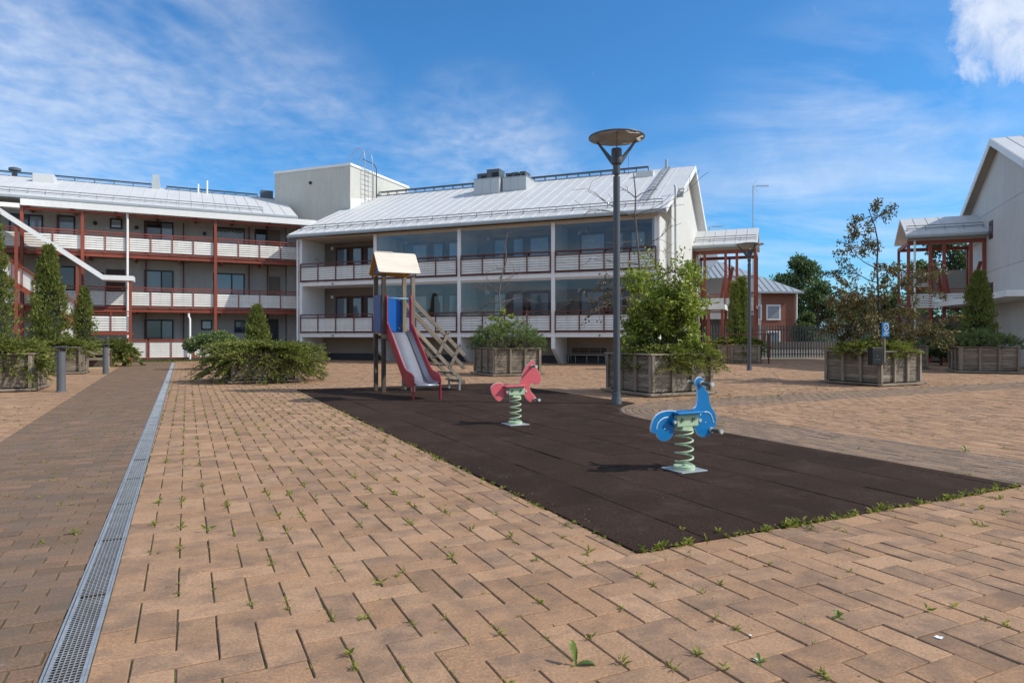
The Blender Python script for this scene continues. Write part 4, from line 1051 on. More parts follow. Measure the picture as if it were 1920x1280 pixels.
side = [(.03, 1.26), (.04, 1.45), (.06, 1.75), (.055, 2.08), (.03, 2.16), (-.02, 2.19), (-.07, 2.16), (-.10, 2.06), (-.095, 1.8), (-.11, 1.58), (-.14, 1.53), (-.19, 1.52), (-.26, 1.46), (-.9, .98), (-1.28, .70), (-1.42, .61), (-1.56, .56), (-1.74, .54), (-1.9, .52), (-2.0, .47), (-2.03, .41), (-2.02, .30), (-2.02, 0), (-1.93, 0), (-1.93, .27), (-1.75, .235), (-1.55, .25), (-1.35, .33), (-.9, .67), (-.3, 1.11), (-.15, 1.2)]
for x in (.045, .600): MB().prism(side, lambda u, v, t: (t, u, v), x, x + .024).build('slide_side', MT['slide_red'], slide, bevel=.006)
MB().tube([(.05, -.02, 2.10), (.62, -.02, 2.10)], .017, 10).build('grab_bar', M('cyan_bar', (.20, .42, .55), .4, .05, 3, .05, 0), slide, True)
MB().tube([(.07, -1.985, .285), (.60, -1.985, .285)], .022, 10).build('exit_roll', MT['steel_slide'], slide, True)
# panels
pn = [(.03, 1.36), (.64, 1.36), (.66, 1.5), (.62, 1.78), (.66, 2.05), (.64, 2.18), (.03, 2.18), (.01, 2.05), (.05, 1.78), (.01, 1.5)]
MB().prism(pn, lambda u, v, t: (t, u, v), -.07, -.05).build('side_panel', MT['slide_navy'], slide, bevel=.006)
MB().prism(pn, lambda u, v, t: (u, t, v), S_ + .05, S_ + .07).build('back_panel', MT['slide_blue'], slide, bevel=.006)
for x, z in ((.1, 1.45), (.57, 1.45), (.1, 2.1), (.57, 2.1)): MB().tube([(x, S_ + .05, z), (x, S_ + .025, z)], .018, 8).build('bolt', MT['bolt'], slide)
# roof boards
def roof_board(s):
    y0, z0 = .335 + s * .005, 3.15; y1, z1 = .335 + s * .43, 2.66
    L = math.hypot(y1 - y0, z1 - z0); poly = []
    for (cx, cy, a0) in ((-.14 + .05, .05, 180), (.83 - .05, .05, 270), (.83 - .05, L - .05, 0), (-.14 + .05, L - .05, 90)):
        for q in range(5): t = R(a0 + q * 22.5); poly.append((cx + .05 * math.cos(t), cy + .05 * math.sin(t)))
    ux, uz = (y1 - y0) / L, (z1 - z0) / L; nx, nz = -uz * (1 if s > 0 else -1), ux * (1 if s > 0 else -1)
    if nz < 0: nx, nz = -nx, -nz
    return MB().prism(poly, lambda u, v, t: (u, y0 + ux * v + nx * t, z0 + uz * v + nz * t), 0, .02)
roof_board(-1).build('roof_board', MT['ply'], slide); roof_board(1).build('roof_board', MT['yellow'], slide)
MB().box(-.13, .30, .30, .345, 3.157, 3.178).build('ridge_strip', MT['ply'], slide, bevel=.008)
for x in (-.03, .70): MB().prism([(.0, 2.68), (.67, 2.68), (.345, 3.10), (.325, 3.10)], lambda u, v, t: (t, u, v), x - .012, x + .012).build('gable_board', MT['yellow'] if x > 0 else MT['slide_navy'], slide)
# stairs
def plank(p, q, w, t): 
    L = (Vector(q) - Vector(p)).length; poly = [(L - w / 2 + w / 2 * math.cos(R(a)), w / 2 * math.sin(R(a))) for a in range(-90, 91, 22)] + [(w / 2 * math.cos(R(a)) + w / 2, w / 2 * math.sin(R(a))) for a in range(90, 271, 22)]
    o = MB().prism(poly, lambda u, v, t_: (u, t_, v), -t / 2, t / 2).build('handrail', MT['wood_slide'], slide, bevel=.004)
    o.location = p; d = Vector(q) - Vector(p); o.rotation_euler = (0, -math.atan2(d.z, d.x), 0); return o
for y in (-.01, .68):
    for (z0, z1, nm) in ((2.06, .80, 'handrail'), (1.79, .50, 'handrail'), (1.47, .15, 'stringer')):
        if y > .5 and z0 == 1.79: continue
        plank((.60, y, z0 + .07), (1.93, y, z1), .088, .038).name = nm
    for u in (.50, .72):
        if y > .5: continue
        mb = MB().bar((.60 + 1.33 * u - .02, y - .03, 1.42 - 1.30 * u + .02), (.60 + 1.33 * u + .26, y - .03, 1.42 - 1.30 * u + .38 + .22), .07, .022, (0, 1, 0)); mb.build('rail_brace', MT['wood_slide'], slide)
        for h in (.05, .36, .60): MB().tube([(.60 + 1.33 * u + .01 + h * .40, y - .055, 1.42 - 1.30 * u + .05 + h * .85), (.60 + 1.33 * u + .01 + h * .40, y - .03, 1.42 - 1.30 * u + .05 + h * .85)], .016, 8).build('bolt', MT['galvdark'], slide)
for k in range(6):
    q = (k + .6) / 6.2; MB().box(-.13, .13, .02, .65, -.018, .018).build('tread', MT['wood_slide'], slide, bevel=.004).location = (.72 + 1.22 * q, 0, 1.22 - 1.12 * q + .02)
for y in (-.01, .68):
    MB().box(-.02, .02, -.02, .02, 0, .22).build('stair_foot', MT['galv'], slide).location = (1.80, y, 0)
MB().bar((1.80, -.01, .2), (1.80, .68, .2), .04, .04).build('foot_bar', MT['galv'], slide)

# ------------------------------------------------------------------ spring riders
def smooth_poly(p, it=2):
    for _ in range(it):
        q = []
        for i in range(len(p)):
            a, b = p[i], p[(i + 1) % len(p)]; q += [(.75 * a[0] + .25 * b[0], .75 * a[1] + .25 * b[1]), (.25 * a[0] + .75 * b[0], .25 * a[1] + .75 * b[1])]
        p = q
    return p
def rider(name, label, a, b, face, edge, polys, seat, handles, zs, marks, group=None):
    t = gthing(name, label, 'spring rider', a, b, z=MZ)
    for nm, poly in polys:
        p = smooth_poly(poly); p = p if area(p) > 0 else p[::-1]
        o = MB().prism(p, lambda u, v, q: (u, q, v), -.011, .011)
        me = o.mesh(nm, None, mats=[face, edge])
        n_ = len(p)
        for pl in me.polygons:
            if abs(pl.normal.y) < .5: pl.material_index = 1
        ob = bpy.data.objects.new(nm, me); link(ob, t)
        bv = ob.modifiers.new('bevel', 'BEVEL'); bv.width = .004; bv.segments = 1; bv.limit_method = 'ANGLE'; bv.angle_limit = R(60); bv.material = 1
    # seat plank, clamp box, spring, base
    x0, x1, z = seat
    MB().box(x0, x1, -.10, .10, z, z + .022).build('seat', face, t, bevel=.009, seg=3)
    bxo = MB().box(-.125, .125, -.055, .055, z - .115, z - .004).build('clamp_box', MT['mint'], t, bevel=.006)
    for x in (-.07, .06): MB().tube([(x, -.055, z - .05), (x, -.067, z - .05)], .017, 6).build('bolt', MT['handle'], bxo)
    for x in (-.15, .145): MB().tube([(x, -.045, z - .065), (x, .045, z - .065)], .03, 12).build('side_bolt', face, t, 40)
    for x in (-.15, .145): MB().tube([(x, -.058, z - .065), (x, -.046, z - .065)], .017, 10).build('bolt_cap', MT['bolt'], t, 40)
    top = z - .145; turns = 6.0; pts = []
    for k in range(int(turns * 20) + 1):
        q = k / (turns * 20); zz_ = .028 + (top - .028) * (q if True else q)
        # closed end coils
        e = q * turns; zz_ = .03 + (top - .03) * (max(0, min(1, (e - .8) / (turns - 1.6)))) + .02 * min(1, e) * 0
        if e < .8: zz_ = .03 + .012 * e
        elif e > turns - .8: zz_ = top - .012 * (turns - e)
        ang = 2 * math.pi * e; rr = .083 - .006 * q
        pts.append((rr * math.cos(ang), rr * math.sin(ang), zz_))
    MB().tube(pts, .0092, 8).build('spring', MT['mint'], t, True)
    MB().box(-.06, .06, -.05, .05, top - .002, z - .113).build('spring_head', MT['mint'], t, bevel=.006)
    MB().lathe([(.10, 0), (.10, .03), (.06, .035)], 20, (0, 0, .012)).build('spring_foot', MT['mint'], t, 40)
    MB().box(-.15, .15, -.15, .15, 0, .012).build('base_plate', MT['galv'], t, bevel=.003)
    for x, z_, ln in handles:
        MB().tube([(x, -ln, z_), (x, ln, z_)], .0165, 12).build('handle', MT['handle'], t, 40)
        for s in (-1, 1):
            MB().tube([(x, s * (ln + .018), z_), (x, s * (ln - .004), z_)], .021, 14).build('handle_cap', MT['bolt'], t, 40)
            MB().tube([(x, s * .03, z_), (x, s * .012, z_)], .025, 14).build('handle_collar', MT['bolt'], t, 40)
    for nm, pts in marks:
        MB().tube([(u, -.0125, v) for u, v in pts], .0042, 6).build(nm, MT['signwhite'], t)
    return t
def conv(pts, cx, cy, sx, sz): return [((x - cx) / sx, (cy - y) / sz) for x, y in pts]
rc = lambda p: conv(p, 820, 1165, 1083, 1198)
red_head = rc([(905, 500), (915, 400), (935, 310), (985, 205), (1050, 135), (1092, 82), (1135, 82), (1150, 115), (1155, 170), (1218, 265), (1262, 340), (1270, 425), (1240, 485), (1190, 505), (1145, 492), (1112, 460), (1068, 500), (1064, 565), (1100, 640), (1180, 715), (1155, 765), (1088, 805), (1045, 785), (980, 705), (945, 620), (925, 560)])
red_tail = rc([(400, 515), (435, 478), (490, 452), (545, 445), (595, 462), (630, 500), (650, 560), (640, 640), (600, 715), (560, 762), (520, 765), (475, 712), (425, 640), (405, 570)])
rider('spring_rider', 'coral red horse spring rider on a mint green coil', 1.85, 5.34, MT['horse_red'], MT['edge_red'], [('head_board', red_head), ('tail_board', red_tail)], (-.195, .135, .535), ((.258, .82, .14), (.305, .345, .14)), 0, [('eye', [(.295, .715), (.300, .712)])], 'spring riders on the rubber mat')
bc = lambda p: conv(p, 495, 1170, 961, 1223)
blue_head = bc([(590, 478), (635, 440), (640, 330), (637, 230), (605, 185), (630, 125), (685, 112), (712, 150), (726, 210), (738, 272), (778, 300), (780, 380), (805, 470), (850, 530), (868, 610), (858, 690), (822, 765), (765, 808), (708, 820), (655, 795), (618, 740), (605, 675), (615, 600), (640, 540), (610, 500)])
blue_tail = bc([(365, 482), (270, 482), (195, 505), (145, 560), (120, 640), (115, 700), (140, 728), (180, 728), (190, 780), (235, 822), (285, 828), (335, 800), (372, 745), (378, 690), (365, 610), (410, 570), (415, 500)])
arcf = bc([(668, 556), (690, 535), (715, 523), (745, 522), (775, 535), (798, 562), (813, 600), (822, 640), (833, 656)])
arcr = bc([(178, 682), (182, 650), (195, 615), (215, 588), (245, 567), (275, 557), (304, 556)])
dotf, dotr = bc([(729, 643), (736, 643)]), bc([(264, 686), (272, 686)])
rider('spring_rider', 'bright blue scooter spring rider on a mint green coil', 1.83, 1.74, MT['blue_board'], MT['edge_blue'], [('front_board', blue_head), ('rear_board', blue_tail)], (-.15, .165, .525), ((.195, .80, .15), (.315, .355, .14)), 0, [('wheel_mark', arcf), ('wheel_mark', arcr), ('hub_mark', dotf), ('hub_mark', dotr)], 'spring riders on the rubber mat')

# ------------------------------------------------------------------ lamps
def make_lamp(label, loc, rz, H_=4.95):
    t = thing('street_lamp', label, 'street lamp', loc, rz, 'courtyard disc lamps')
    s = H_ / 4.95
    MB().lathe([(.105, 0), (.105, .012), (.098, .03), (.082, .16), (.08, .17), (.08, .20), (.0625, .21)], 24).build('base_cone', MT['lamp_grey'], t, 35)
    for k in range(3):
        an = k * 2.1 + .6; MB().tube([(.085 * math.cos(an), .085 * math.sin(an), .10), (.10 * math.cos(an), .10 * math.sin(an), .10)], .012, 6).build('bolt', MT['galv'], t)
    MB().lathe([(.0625, .2), (.0625, 4.22 * s), (.035, 4.225 * s), (.035, 4.26 * s)], 24).build('pole', MT['lamp_grey'], t, 35)
    MB().lathe([(.062, 4.26 * s), (.066, 4.28 * s), (.066, 4.44 * s), (.095, 4.45 * s), (.103, 4.47 * s), (.103, 4.60 * s), (.098, 4.61 * s), (.098, 4.72 * s), (.09, 4.74 * s)], 24).build('lamp_head', MT['lamp_grey'], t, 35)
    MB().lathe([(.515, 4.935 * s), (.52, 4.945 * s), (.515, 4.957 * s), (.30, 5.00 * s), (.02, 5.02 * s)], 48).build('disc_top', MT['lamp_grey'], t, 35)
    MB().lathe([(.02, 4.972 * s), (.25, 4.962 * s), (.508, 4.934 * s)], 48).build('reflector', MT['lamp_under'], t, True)
    for k in range(3):
        an = k * 2 * math.pi / 3; c, s_ = math.cos(an), math.sin(an)
        fa = [(.10, 4.46 * s), (.135, 4.50 * s), (.43, 4.93 * s), (.40, 4.945 * s), (.103, 4.60 * s)]
        MB().prism(fa, lambda u, v, q: (u * c - q * s_, u * s_ + q * c, v), -.008, .008).build('arm', MT['lamp_grey'], t)
    return t
make_lamp('tall grey disc lamp at the edge of the rubber mat', (1.945, 12.4, .012), R(-98))
make_lamp('grey disc lamp farther back before the open red stair tower', (8.97, 25.2, 0), R(40), 4.75)

# ------------------------------------------------------------------ bollards
def bollard(label, loc, h=1.02):
    t = thing('bollard_light', label, 'bollard', loc, 0.3, 'bollard lights along the path')
    MB().lathe([(.115, 0), (.115, .015), (.09, .025), (.088, .86 * h), (.088, .88 * h)], 24).build('post', MT['bollard'], t, 35)
    MB().lathe([(.05, .88 * h), (.05, .96 * h)], 16).build('lens', MT['pane_dark'], t, 35)
    MB().lathe([(.075, .955 * h), (.145, .985 * h), (.15, .99 * h), (.12, h)], 24).build('cap', MT['bollard'], t, 35)
    for k in range(3):
        a = k * 2.09 + .4; MB().bar((.08 * math.cos(a), .08 * math.sin(a), .87 * h), (.12 * math.cos(a), .12 * math.sin(a), .98 * h), .014, .02).build('rib', MT['bollard'], t)
bollard('grey bollard light beside the overhanging juniper at the left edge', (-10.36, 15.32, 0), 1.04)
bollard('grey bollard light farther back beside the path near the slatted bench', (-13.8, 22.64, 0))
bollard('short dark bollard light before the white slatted terrace railing', (-14.9, 32.2, 0), .85)

# ------------------------------------------------------------------ planters
def planter(label, loc, rz, a=1.68, h=.88, b=None, nb=8):
    b = b or a
    t = thing('wooden_planter', label, 'planter', loc, rz, 'weathered wooden planters')
    th = .03; pitch = (h - .13) / nb
    bm_ = {}
    for L in {a, b}: bm_[L] = MB().box(0, L - .06, 0, .026, -pitch * .465, pitch * .465).mesh('board', MT['wood'])
    faces = [((0, 0), 0, a), ((a, 0), 90, b), ((a, b), 180, a), ((0, b), 270, b)]
    pm = {}
    for (o, an, L) in faces:
        c, s = math.cos(R(an)), math.sin(R(an)); P = lambda x, y: (o[0] + c * x - s * y, o[1] + s * x + c * y)
        for k in range(nb):
            ob = bpy.data.objects.new('board', bm_[L]); link(ob, t); x, y = P(.03, .045 + random.uniform(-.004, .004)); ob.location = (x, y, .10 + (k + .5) * pitch); ob.rotation_euler = (0, 0, R(an))
        for k in range(4):
            u = .045 + (L - .09) * k / 3
            ob = MB().box(0, h - .11, -.03, .03, -.045 + .008, .045 - .008).build('batten', MT['wood_post'], t, bevel=.005) if 'p' not in pm else copy_of(pm['p'], t)
            pm.setdefault('p', ob); x, y = P(u, .012); ob.location = (x, y, .095); ob.rotation_euler = (0, R(-90), R(an))
        for nm, z, w_, off, hh in (('base_rail', .052, .085, -.045, .05), ('rim_board', h + .004, .13, .035, .034)):
            key = nm + str(L)
            ex = .10 if nm == 'base_rail' else .035
            ob = MB().box(-ex, L + ex - (.0 if nm == 'base_rail' else .13), -w_ / 2, w_ / 2, -hh / 2, hh / 2).build(nm, MT['wood_post'], t, bevel=.005) if key not in pm else copy_of(pm[key], t)
            pm.setdefault(key, ob); x, y = P(0, off); ob.location = (x, y, z + (.0015 if an in (90, 270) else 0)); ob.rotation_euler = (0, 0, R(an))
    MB().box(.08, a - .08, .08, b - .08, .05, h - .05).build('soil', MT['soil'], t)
    return t
planter('wooden planter under the bright green leafy shrub beside the tall lamp', gw(6.32, 8.01), GA, 1.66)
planter('wooden planter filled with dwarf pine behind the coral horse', gw(6.41, 16.07), GA, 1.68)
planter('wooden planter half hidden under the huge spreading juniper', gw(-1.27, 16.08), GA, 1.7, .80)
planter('wooden planter with bronze leaved tree, blue sign and black box', gw(13.37, 7.88), GA, 1.64)
planter('wooden planter at the right edge with dwarf pine and conical thuja', (15.67, 23.32, 0), WA, 1.75, .90)
planter('wooden planter in shade behind the bronze leaved tree', (14.4, 26.6, 0), WA, 1.9, .9)
planter('low juniper planter before the small entrance canopy of the red stair tower', (9.95, 32.2, 0), WA, 1.9, .85)
planter('wooden planter at the left edge under trailing juniper', gw(-5.54 - 1.75, 15.5), GA, 1.75, .86)
planter('wooden planter behind the bollard light nearest the left edge', gw(-5.56 - 1.75, 23.6), GA, 1.75, .9)
planter('far wooden planter with a small conifer behind the spreading juniper', gw(-1.27, 24.1), GA, 1.7, .85)

# ------------------------------------------------------------------ slatted bench (left) and tube bench (under the balconies)
bn = thing('slatted_bench', 'grey wooden box bench with cream edges behind the left planters', 'bench', gw(-6.35, 28.6), GA)
for k in range(3): MB().box(0, 1.15, -.07, .07, -.02, .02).build('seat_board', MT['wood'], bn, bevel=.004).location = (0, .1 + k * .15, .74)
MB().box(0, 1.15, 0, .03, -.09, .09).build('apron', MT['wood'], bn, bevel=.004).location = (0, 0, .62)
MB().box(0, 1.15, 0, .03, -.05, .05).build('back_rail', MT['wood'], bn, bevel=.004).location = (0, .02, .36)
for x in (.03, 1.12): MB().box(x - .03, x + .03, -.02, .04, 0, .72).build('leg', MT['yellowpaint'] if x > 1 else MT['wood_post'], bn)
MB().box(0, 1.2, .45, .5, 0, .7).build('back_panel', MT['wood_dark'], bn)
MB().box(0, 1.2, -.05, -.02, .765, .79).build('edge_strip', MT['yellowpaint'], bn); MB().box(0, 1.2, -.03, 0, .0, .03).build('ground_strip', MT['yellowpaint'], bn)
tb = thing('tube_bench', 'grey steel tube bench under the balconies of the white block', 'bench', (2.65, 31.55, 0), WA)
fr = MB()
for y, z in ((.5, .80), (.06, .42)): fr.tube([(0, y, 0), (0, y, z - .1), (.08, y, z), (1.72, y, z), (1.8, y, z - .1), (1.8, y, 0)], .02, 8)
fr.build('frame', MT['galv'], tb, True)
for x in (.35, .9, 1.45): MB().tube([(x, .5, .80), (x, .48, .42), (x, .06, .42), (x, .06, 0)], .016, 6).build('support', MT['galv'], tb, True)
for k in range(4): MB().box(.02, 1.78, .1 + k * .095, .17 + k * .095, .435, .455).build('seat_slat', MT['wood_dark'], tb)
for z in (.58, .69): MB().box(.02, 1.78, .49, .51, z - .035, z + .035).build('back_slat', MT['wood_dark'], tb)

# ------------------------------------------------------------------ sign and black box on the right planter corner
sx, sy, _ = gw(13.37, 7.88)
sg = thing('sign_post', 'small blue sign on a wooden stake at the planter corner', 'sign', (sx + .10, sy + .02, .6), R(12))
o = MB().box(0, .72, -.03, .03, -.025, .025).build('stake', MT['wood_slide'], sg, bevel=.004); o.rotation_euler = (0, R(-90), 0)
MB().box(-.105, .105, -.055, -.035, .66, 1.02).build('sign_plate', MT['signblue'], sg, bevel=.004)
pl_ = [c for c in sg.children if c.name.startswith('sign_plate')][0]
ring = MB(); ring.tube([(.01 + .068 * math.cos(t), -.058, .90 + .085 * math.sin(t)) for t in np.linspace(0, 2 * math.pi, 29)], .0085, 6, False); ring.bar((-.035, -.058, .845), (.055, -.058, .955), .004, .016, (0, 1, 0)); ring.bar((-.02, -.058, .90), (.04, -.058, .905), .004, .012, (0, 1, 0)); ring.bar((-.015, -.058, .93), (.0, -.058, .87), .004, .012, (0, 1, 0))
ring.build('emblem', MT['signwhite'], pl_)
tx = MB()
for r_, (x0, x1) in enumerate(((-.05, .085), (-.07, .055))):
    x = x0
    while x < x1: wd = random.uniform(.009, .02); tx.box(x, min(x + wd, x1), -.0565, -.0555, .755 - r_ * .048, .755 - r_ * .048 + random.uniform(.014, .026)); x += wd + .005
tx.build('lettering', MT['signwhite'], pl_)
bxo = thing('black_box', 'black plastic waste box hanging on the right planter corner', 'box', (sx - .16, sy - .02, .55), R(14))
MB().box(-.16, .16, -.10, .06, 0, .40).build('body', MT['black'], bxo, bevel=.02, seg=3); MB().box(-.165, .165, -.105, .065, .402, .44).build('lid', MT['black'], bxo, bevel=.015)
for x, z in ((-.05, .14), (.03, .14), (-.01, .23)): MB().bar((x - .02, -.103, z), (x + .02, -.103, z + .006), .004, .012, (0, 1, 0)).build('label_mark', MT['bolt'], bxo)
# ------------------------------------------------------------------ vegetation helpers
def unit(v): return v / np.maximum(np.linalg.norm(v, axis=-1, keepdims=True), 1e-9)
def leaves(name, P, Dr, L, Wd, mat, parent, rnd=None, fold=.25, up=None, rs=None, six=False):
    """one leaf blade per point: diamond (4 verts) or rounded blade (6 verts) folded along its midrib"""
    rs = rs or rng; n = len(P); Dr = unit(Dr)
    a = rs.normal(size=(n, 3)) if up is None else up + rs.normal(scale=.35, size=(n, 3))
    S = unit(np.cross(Dr, a)); Nn = np.cross(S, Dr); L = np.broadcast_to(L, n)[:, None]; Wd = np.broadcast_to(Wd, n)[:, None]
    if six:
        V = np.stack([P, P + Dr * L * .32 + S * Wd * .5 + Nn * Wd * fold, P + Dr * L * .7 + S * Wd * .36 + Nn * Wd * fold * .6, P + Dr * L - Nn * L * .08,
                      P + Dr * L * .7 - S * Wd * .36 + Nn * Wd * fold * .6, P + Dr * L * .32 - S * Wd * .5 + Nn * Wd * fold], 1).reshape(-1, 3)
        b = np.arange(n)[:, None] * 6; F = np.concatenate([b + [0, 1, 2, 3], b + [0, 3, 4, 5]], 1).reshape(-1, 4)
        rv = rs.random(n) if rnd is None else rnd; rv = np.repeat(rv, 2)
    else:
        V = np.stack([P, P + Dr * L * .45 + S * Wd * .5 + Nn * Wd * fold, P + Dr * L, P + Dr * L * .45 - S * Wd * .5 + Nn * Wd * fold], 1).reshape(-1, 3)
        F = np.arange(n * 4).reshape(n, 4); rv = rs.random(n) if rnd is None else rnd
    return mesh_np(name, V, F, mat, parent, rv)
def tubes(name, segs, mat, parent, n=5):
    V, F = [], []
    for p, q, r0, r1 in segs:
        p, q = np.asarray(p, float), np.asarray(q, float); d = q - p; l = np.linalg.norm(d)
        if l < 1e-6: continue
        d /= l; a = np.cross(d, [0, 0, 1.0]); a = a / np.linalg.norm(a) if np.linalg.norm(a) > 1e-3 else np.array([1.0, 0, 0]); b = np.cross(d, a); k0 = len(V)
        for c, r_ in ((p, r0), (q + d * r1 * .5, r1)):
            for k in range(n): t = 2 * math.pi * k / n; V.append(c + (a * math.cos(t) + b * math.sin(t)) * r_)
        for k in range(n): F.append((k0 + k, k0 + (k + 1) % n, k0 + n + (k + 1) % n, k0 + n + k))
    return mesh_np(name, np.array(V), np.array(F), mat, parent, smooth=True)
def grow(rs, p, d, L, r, lev, segs, tips, wig=.22, up=.06, kids=(2, 4), ratio=.62, spread=.9, steps=5, start=1):
    p = np.asarray(p, float); d = np.asarray(d, float) / np.linalg.norm(d)
    for i in range(steps):
        d = d + rs.normal(scale=wig, size=3); d[2] += up; d /= np.linalg.norm(d)
        q = p + d * L / steps; r1 = max(r * (1 - .75 * (i + 1) / steps), .0045); r0 = max(r * (1 - .75 * i / steps), .0045)
        segs.append((p, q, r0, r1)); p = q
        if lev == 0: tips.append((q, d.copy(), i / steps))
        elif i >= start:
            for _ in range(rs.integers(kids[0], kids[1] + 1) if lev > 1 or True else 1):
                if rs.random() < .62:
                    e = d + rs.normal(scale=spread, size=3); grow(rs, q, e, L * ratio * rs.uniform(.7, 1.1), max(r1 * .6, .003), lev - 1, segs, tips, wig, up, kids, ratio, spread, max(3, steps - 1), start)
def plant(name, label, cat, loc, group=None, rz=0.0): return thing(name, label, cat, loc, rz, group)

def juniper(name, label, loc, Rx, Ry, z0, rise, droop, nb, seed, leaf=.075, sector=None, mat='juniper', dry=.0, base_r=.25, minl=.55, group='spreading junipers in the planters'):
    rs = np.random.default_rng(seed); t = plant(name, label, 'juniper', loc, group)
    P, Dd, Ls, rv, segs, isdry = [], [], [], [], [], []
    for k in range(nb):
        th = rs.uniform(0, 2 * math.pi) if sector is None else rs.uniform(*sector)
        l = rs.uniform(minl, 1.0); R_ = l / math.sqrt((math.cos(th) / Rx) ** 2 + (math.sin(th) / Ry) ** 2)
        dv = np.array([math.cos(th), math.sin(th), 0]); sd = np.array([-dv[1], dv[0], 0])
        v_ = rs.random(); bend = rs.normal(scale=.18); rk, dk = rise * (.25 + .75 * v_), droop * (1 - v_) ** 1.3 * rs.uniform(.75, 1.15); R_ *= (1.0 - .30 * v_)
        tipup = rs.uniform(.0, .16)
        f = lambda s: dv * (base_r * rs_b + (R_ - base_r * rs_b) * s) + sd * bend * R_ * s * s + np.array([0, 0, z0 + rk * math.sin(math.pi * min(1, s * 1.05) * .72) - dk * s ** 1.6 + tipup * max(0, s - .6)])
        rs_b = rs.random(); dryb = rs.random() < dry; brt = rs.uniform(-.15, .15)
        prev = f(0)
        for i in range(1, 7):
            q = f(i / 6); segs.append((prev, q, .014 * (1.1 - i / 6), .014 * (1.05 - i / 6) + .002)); prev = q
        ns = int(16 * max(.6, R_))
        for i in range(ns):
            s = rs.uniform(.22, 1.0) if i else 1.0
            c = f(s); tan = f(min(1, s + .02)) - f(s - .02); tan /= np.linalg.norm(tan)
            an = rs.choice([-1, 1]) * rs.uniform(.25, 1.1) * (1.1 - s * .5); e = tan * math.cos(an) + np.cross([0, 0, 1.0], tan) * math.sin(an); e[2] += rs.uniform(-.05, .38)
            sl_ = rs.uniform(.16, .34) * (1.15 - .3 * s)
            m = rs.integers(8, 13); u = np.linspace(.1, 1, m)[:, None]
            pts = c + e * sl_ * u + np.array([0, 0, -.03]) * (u * sl_) ** 1.5 * 3 + rs.normal(scale=.012, size=(m, 3))
            side = np.where(np.arange(m) % 2 == 0, 1, -1)[:, None] * np.cross([0, 0, 1.0], e)
            P.append(pts); Dd.append(e + side * rs.uniform(.3, .8) + rs.normal(scale=.15, size=(m, 3)) + [0, 0, .12]); Ls.append(rs.uniform(.7, 1.2, m) * leaf)
            rv.append(np.clip(rs.normal(.30 + .45 * u[:, 0] * s + brt, .12, m), 0, 1)); isdry.append(np.full(m, dryb and rs.random() < .8))
    P, Dd, Ls, rv, isdry = map(np.concatenate, (P, Dd, Ls, rv, isdry))
    ok = P[:, 2] > -loc[2] + .015
    P, Dd, Ls, rv, isdry = P[ok], Dd[ok], Ls[ok], rv[ok], isdry[ok]
    tubes('stem', segs, MT['bark'], t, 4)
    g = ~isdry
    leaves('foliage', P[g], Dd[g], Ls[g], Ls[g] * .50, MT[mat], t, rv[g], rs=rs)
    if isdry.any(): leaves('dry_foliage', P[isdry], Dd[isdry], Ls[isdry], Ls[isdry] * .4, MT['juniper_dry'], t, rv[isdry], rs=rs)
    return t
def thuja(label, loc, h, r, n, seed, leaf=.12, mat='thuja', lean=(0, 0), group='columnar conifers in the planters', rough=.16, taper=1.0):
    rs = np.random.default_rng(seed); t = plant('thuja', label, 'conifer', loc, group)
    nc = int(n / 9); u = rs.random(nc) ** .75; th = rs.uniform(0, 2 * math.pi, nc)
    lob = 1 + rough * np.sin(th * 3 + u * 9 + seed) + rs.normal(scale=rough * .6, size=nc)
    prof = np.minimum(1, (1 - u) ** (.72 * taper) * 1.12) * np.minimum(1, .62 + u * 3.0)
    rad = r * prof * lob * np.where(rs.random(nc) < .7, rs.uniform(.78, 1.02, nc), rs.uniform(.35, .8, nc))
    c = np.stack([np.cos(th) * rad + lean[0] * u, np.sin(th) * rad + lean[1] * u, u * h + .02], 1)
    out = np.stack([np.cos(th), np.sin(th), np.zeros(nc)], 1)
    P, Dd, rv = [], [], []
    for k in range(9):                                   # flat upright fans
        sp = (k - 4) / 4.0; tg = np.stack([-np.sin(th), np.cos(th), np.zeros(nc)], 1)
        off = rs.normal(scale=.035, size=(nc, 3)) * leaf / .12
        P.append(c + off + tg * sp * leaf * .55 + out * rs.uniform(0, .5, nc)[:, None] * leaf * .6 + [0, 0, (1 - abs(sp)) * leaf * .3]); Dd.append(np.array([0, 0, 1.0]) * 1.0 + out * rs.uniform(.15, .8, nc)[:, None] + tg * sp * .8)
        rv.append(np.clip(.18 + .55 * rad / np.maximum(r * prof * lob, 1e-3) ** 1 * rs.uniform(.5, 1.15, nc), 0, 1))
    P, Dd, rv = np.concatenate(P), np.concatenate(Dd), np.concatenate(rv)
    leaves('crown', P, Dd, leaf * rs.uniform(.6, 1.15, len(P)), leaf * .34, MT[mat], t, rv, rs=rs)
    tubes('trunk', [((0, 0, -.1), (lean[0] * .9, lean[1] * .9, h * .9), .05, .008)], MT['bark'], t, 6)
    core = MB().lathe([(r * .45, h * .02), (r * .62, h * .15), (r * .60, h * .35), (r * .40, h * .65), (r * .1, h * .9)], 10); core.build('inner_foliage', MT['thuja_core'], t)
    return t
MT['thuja_core'] = M('inner_needles', (.020, .026, .012), 1, .3, 12, .2, .6, 30)
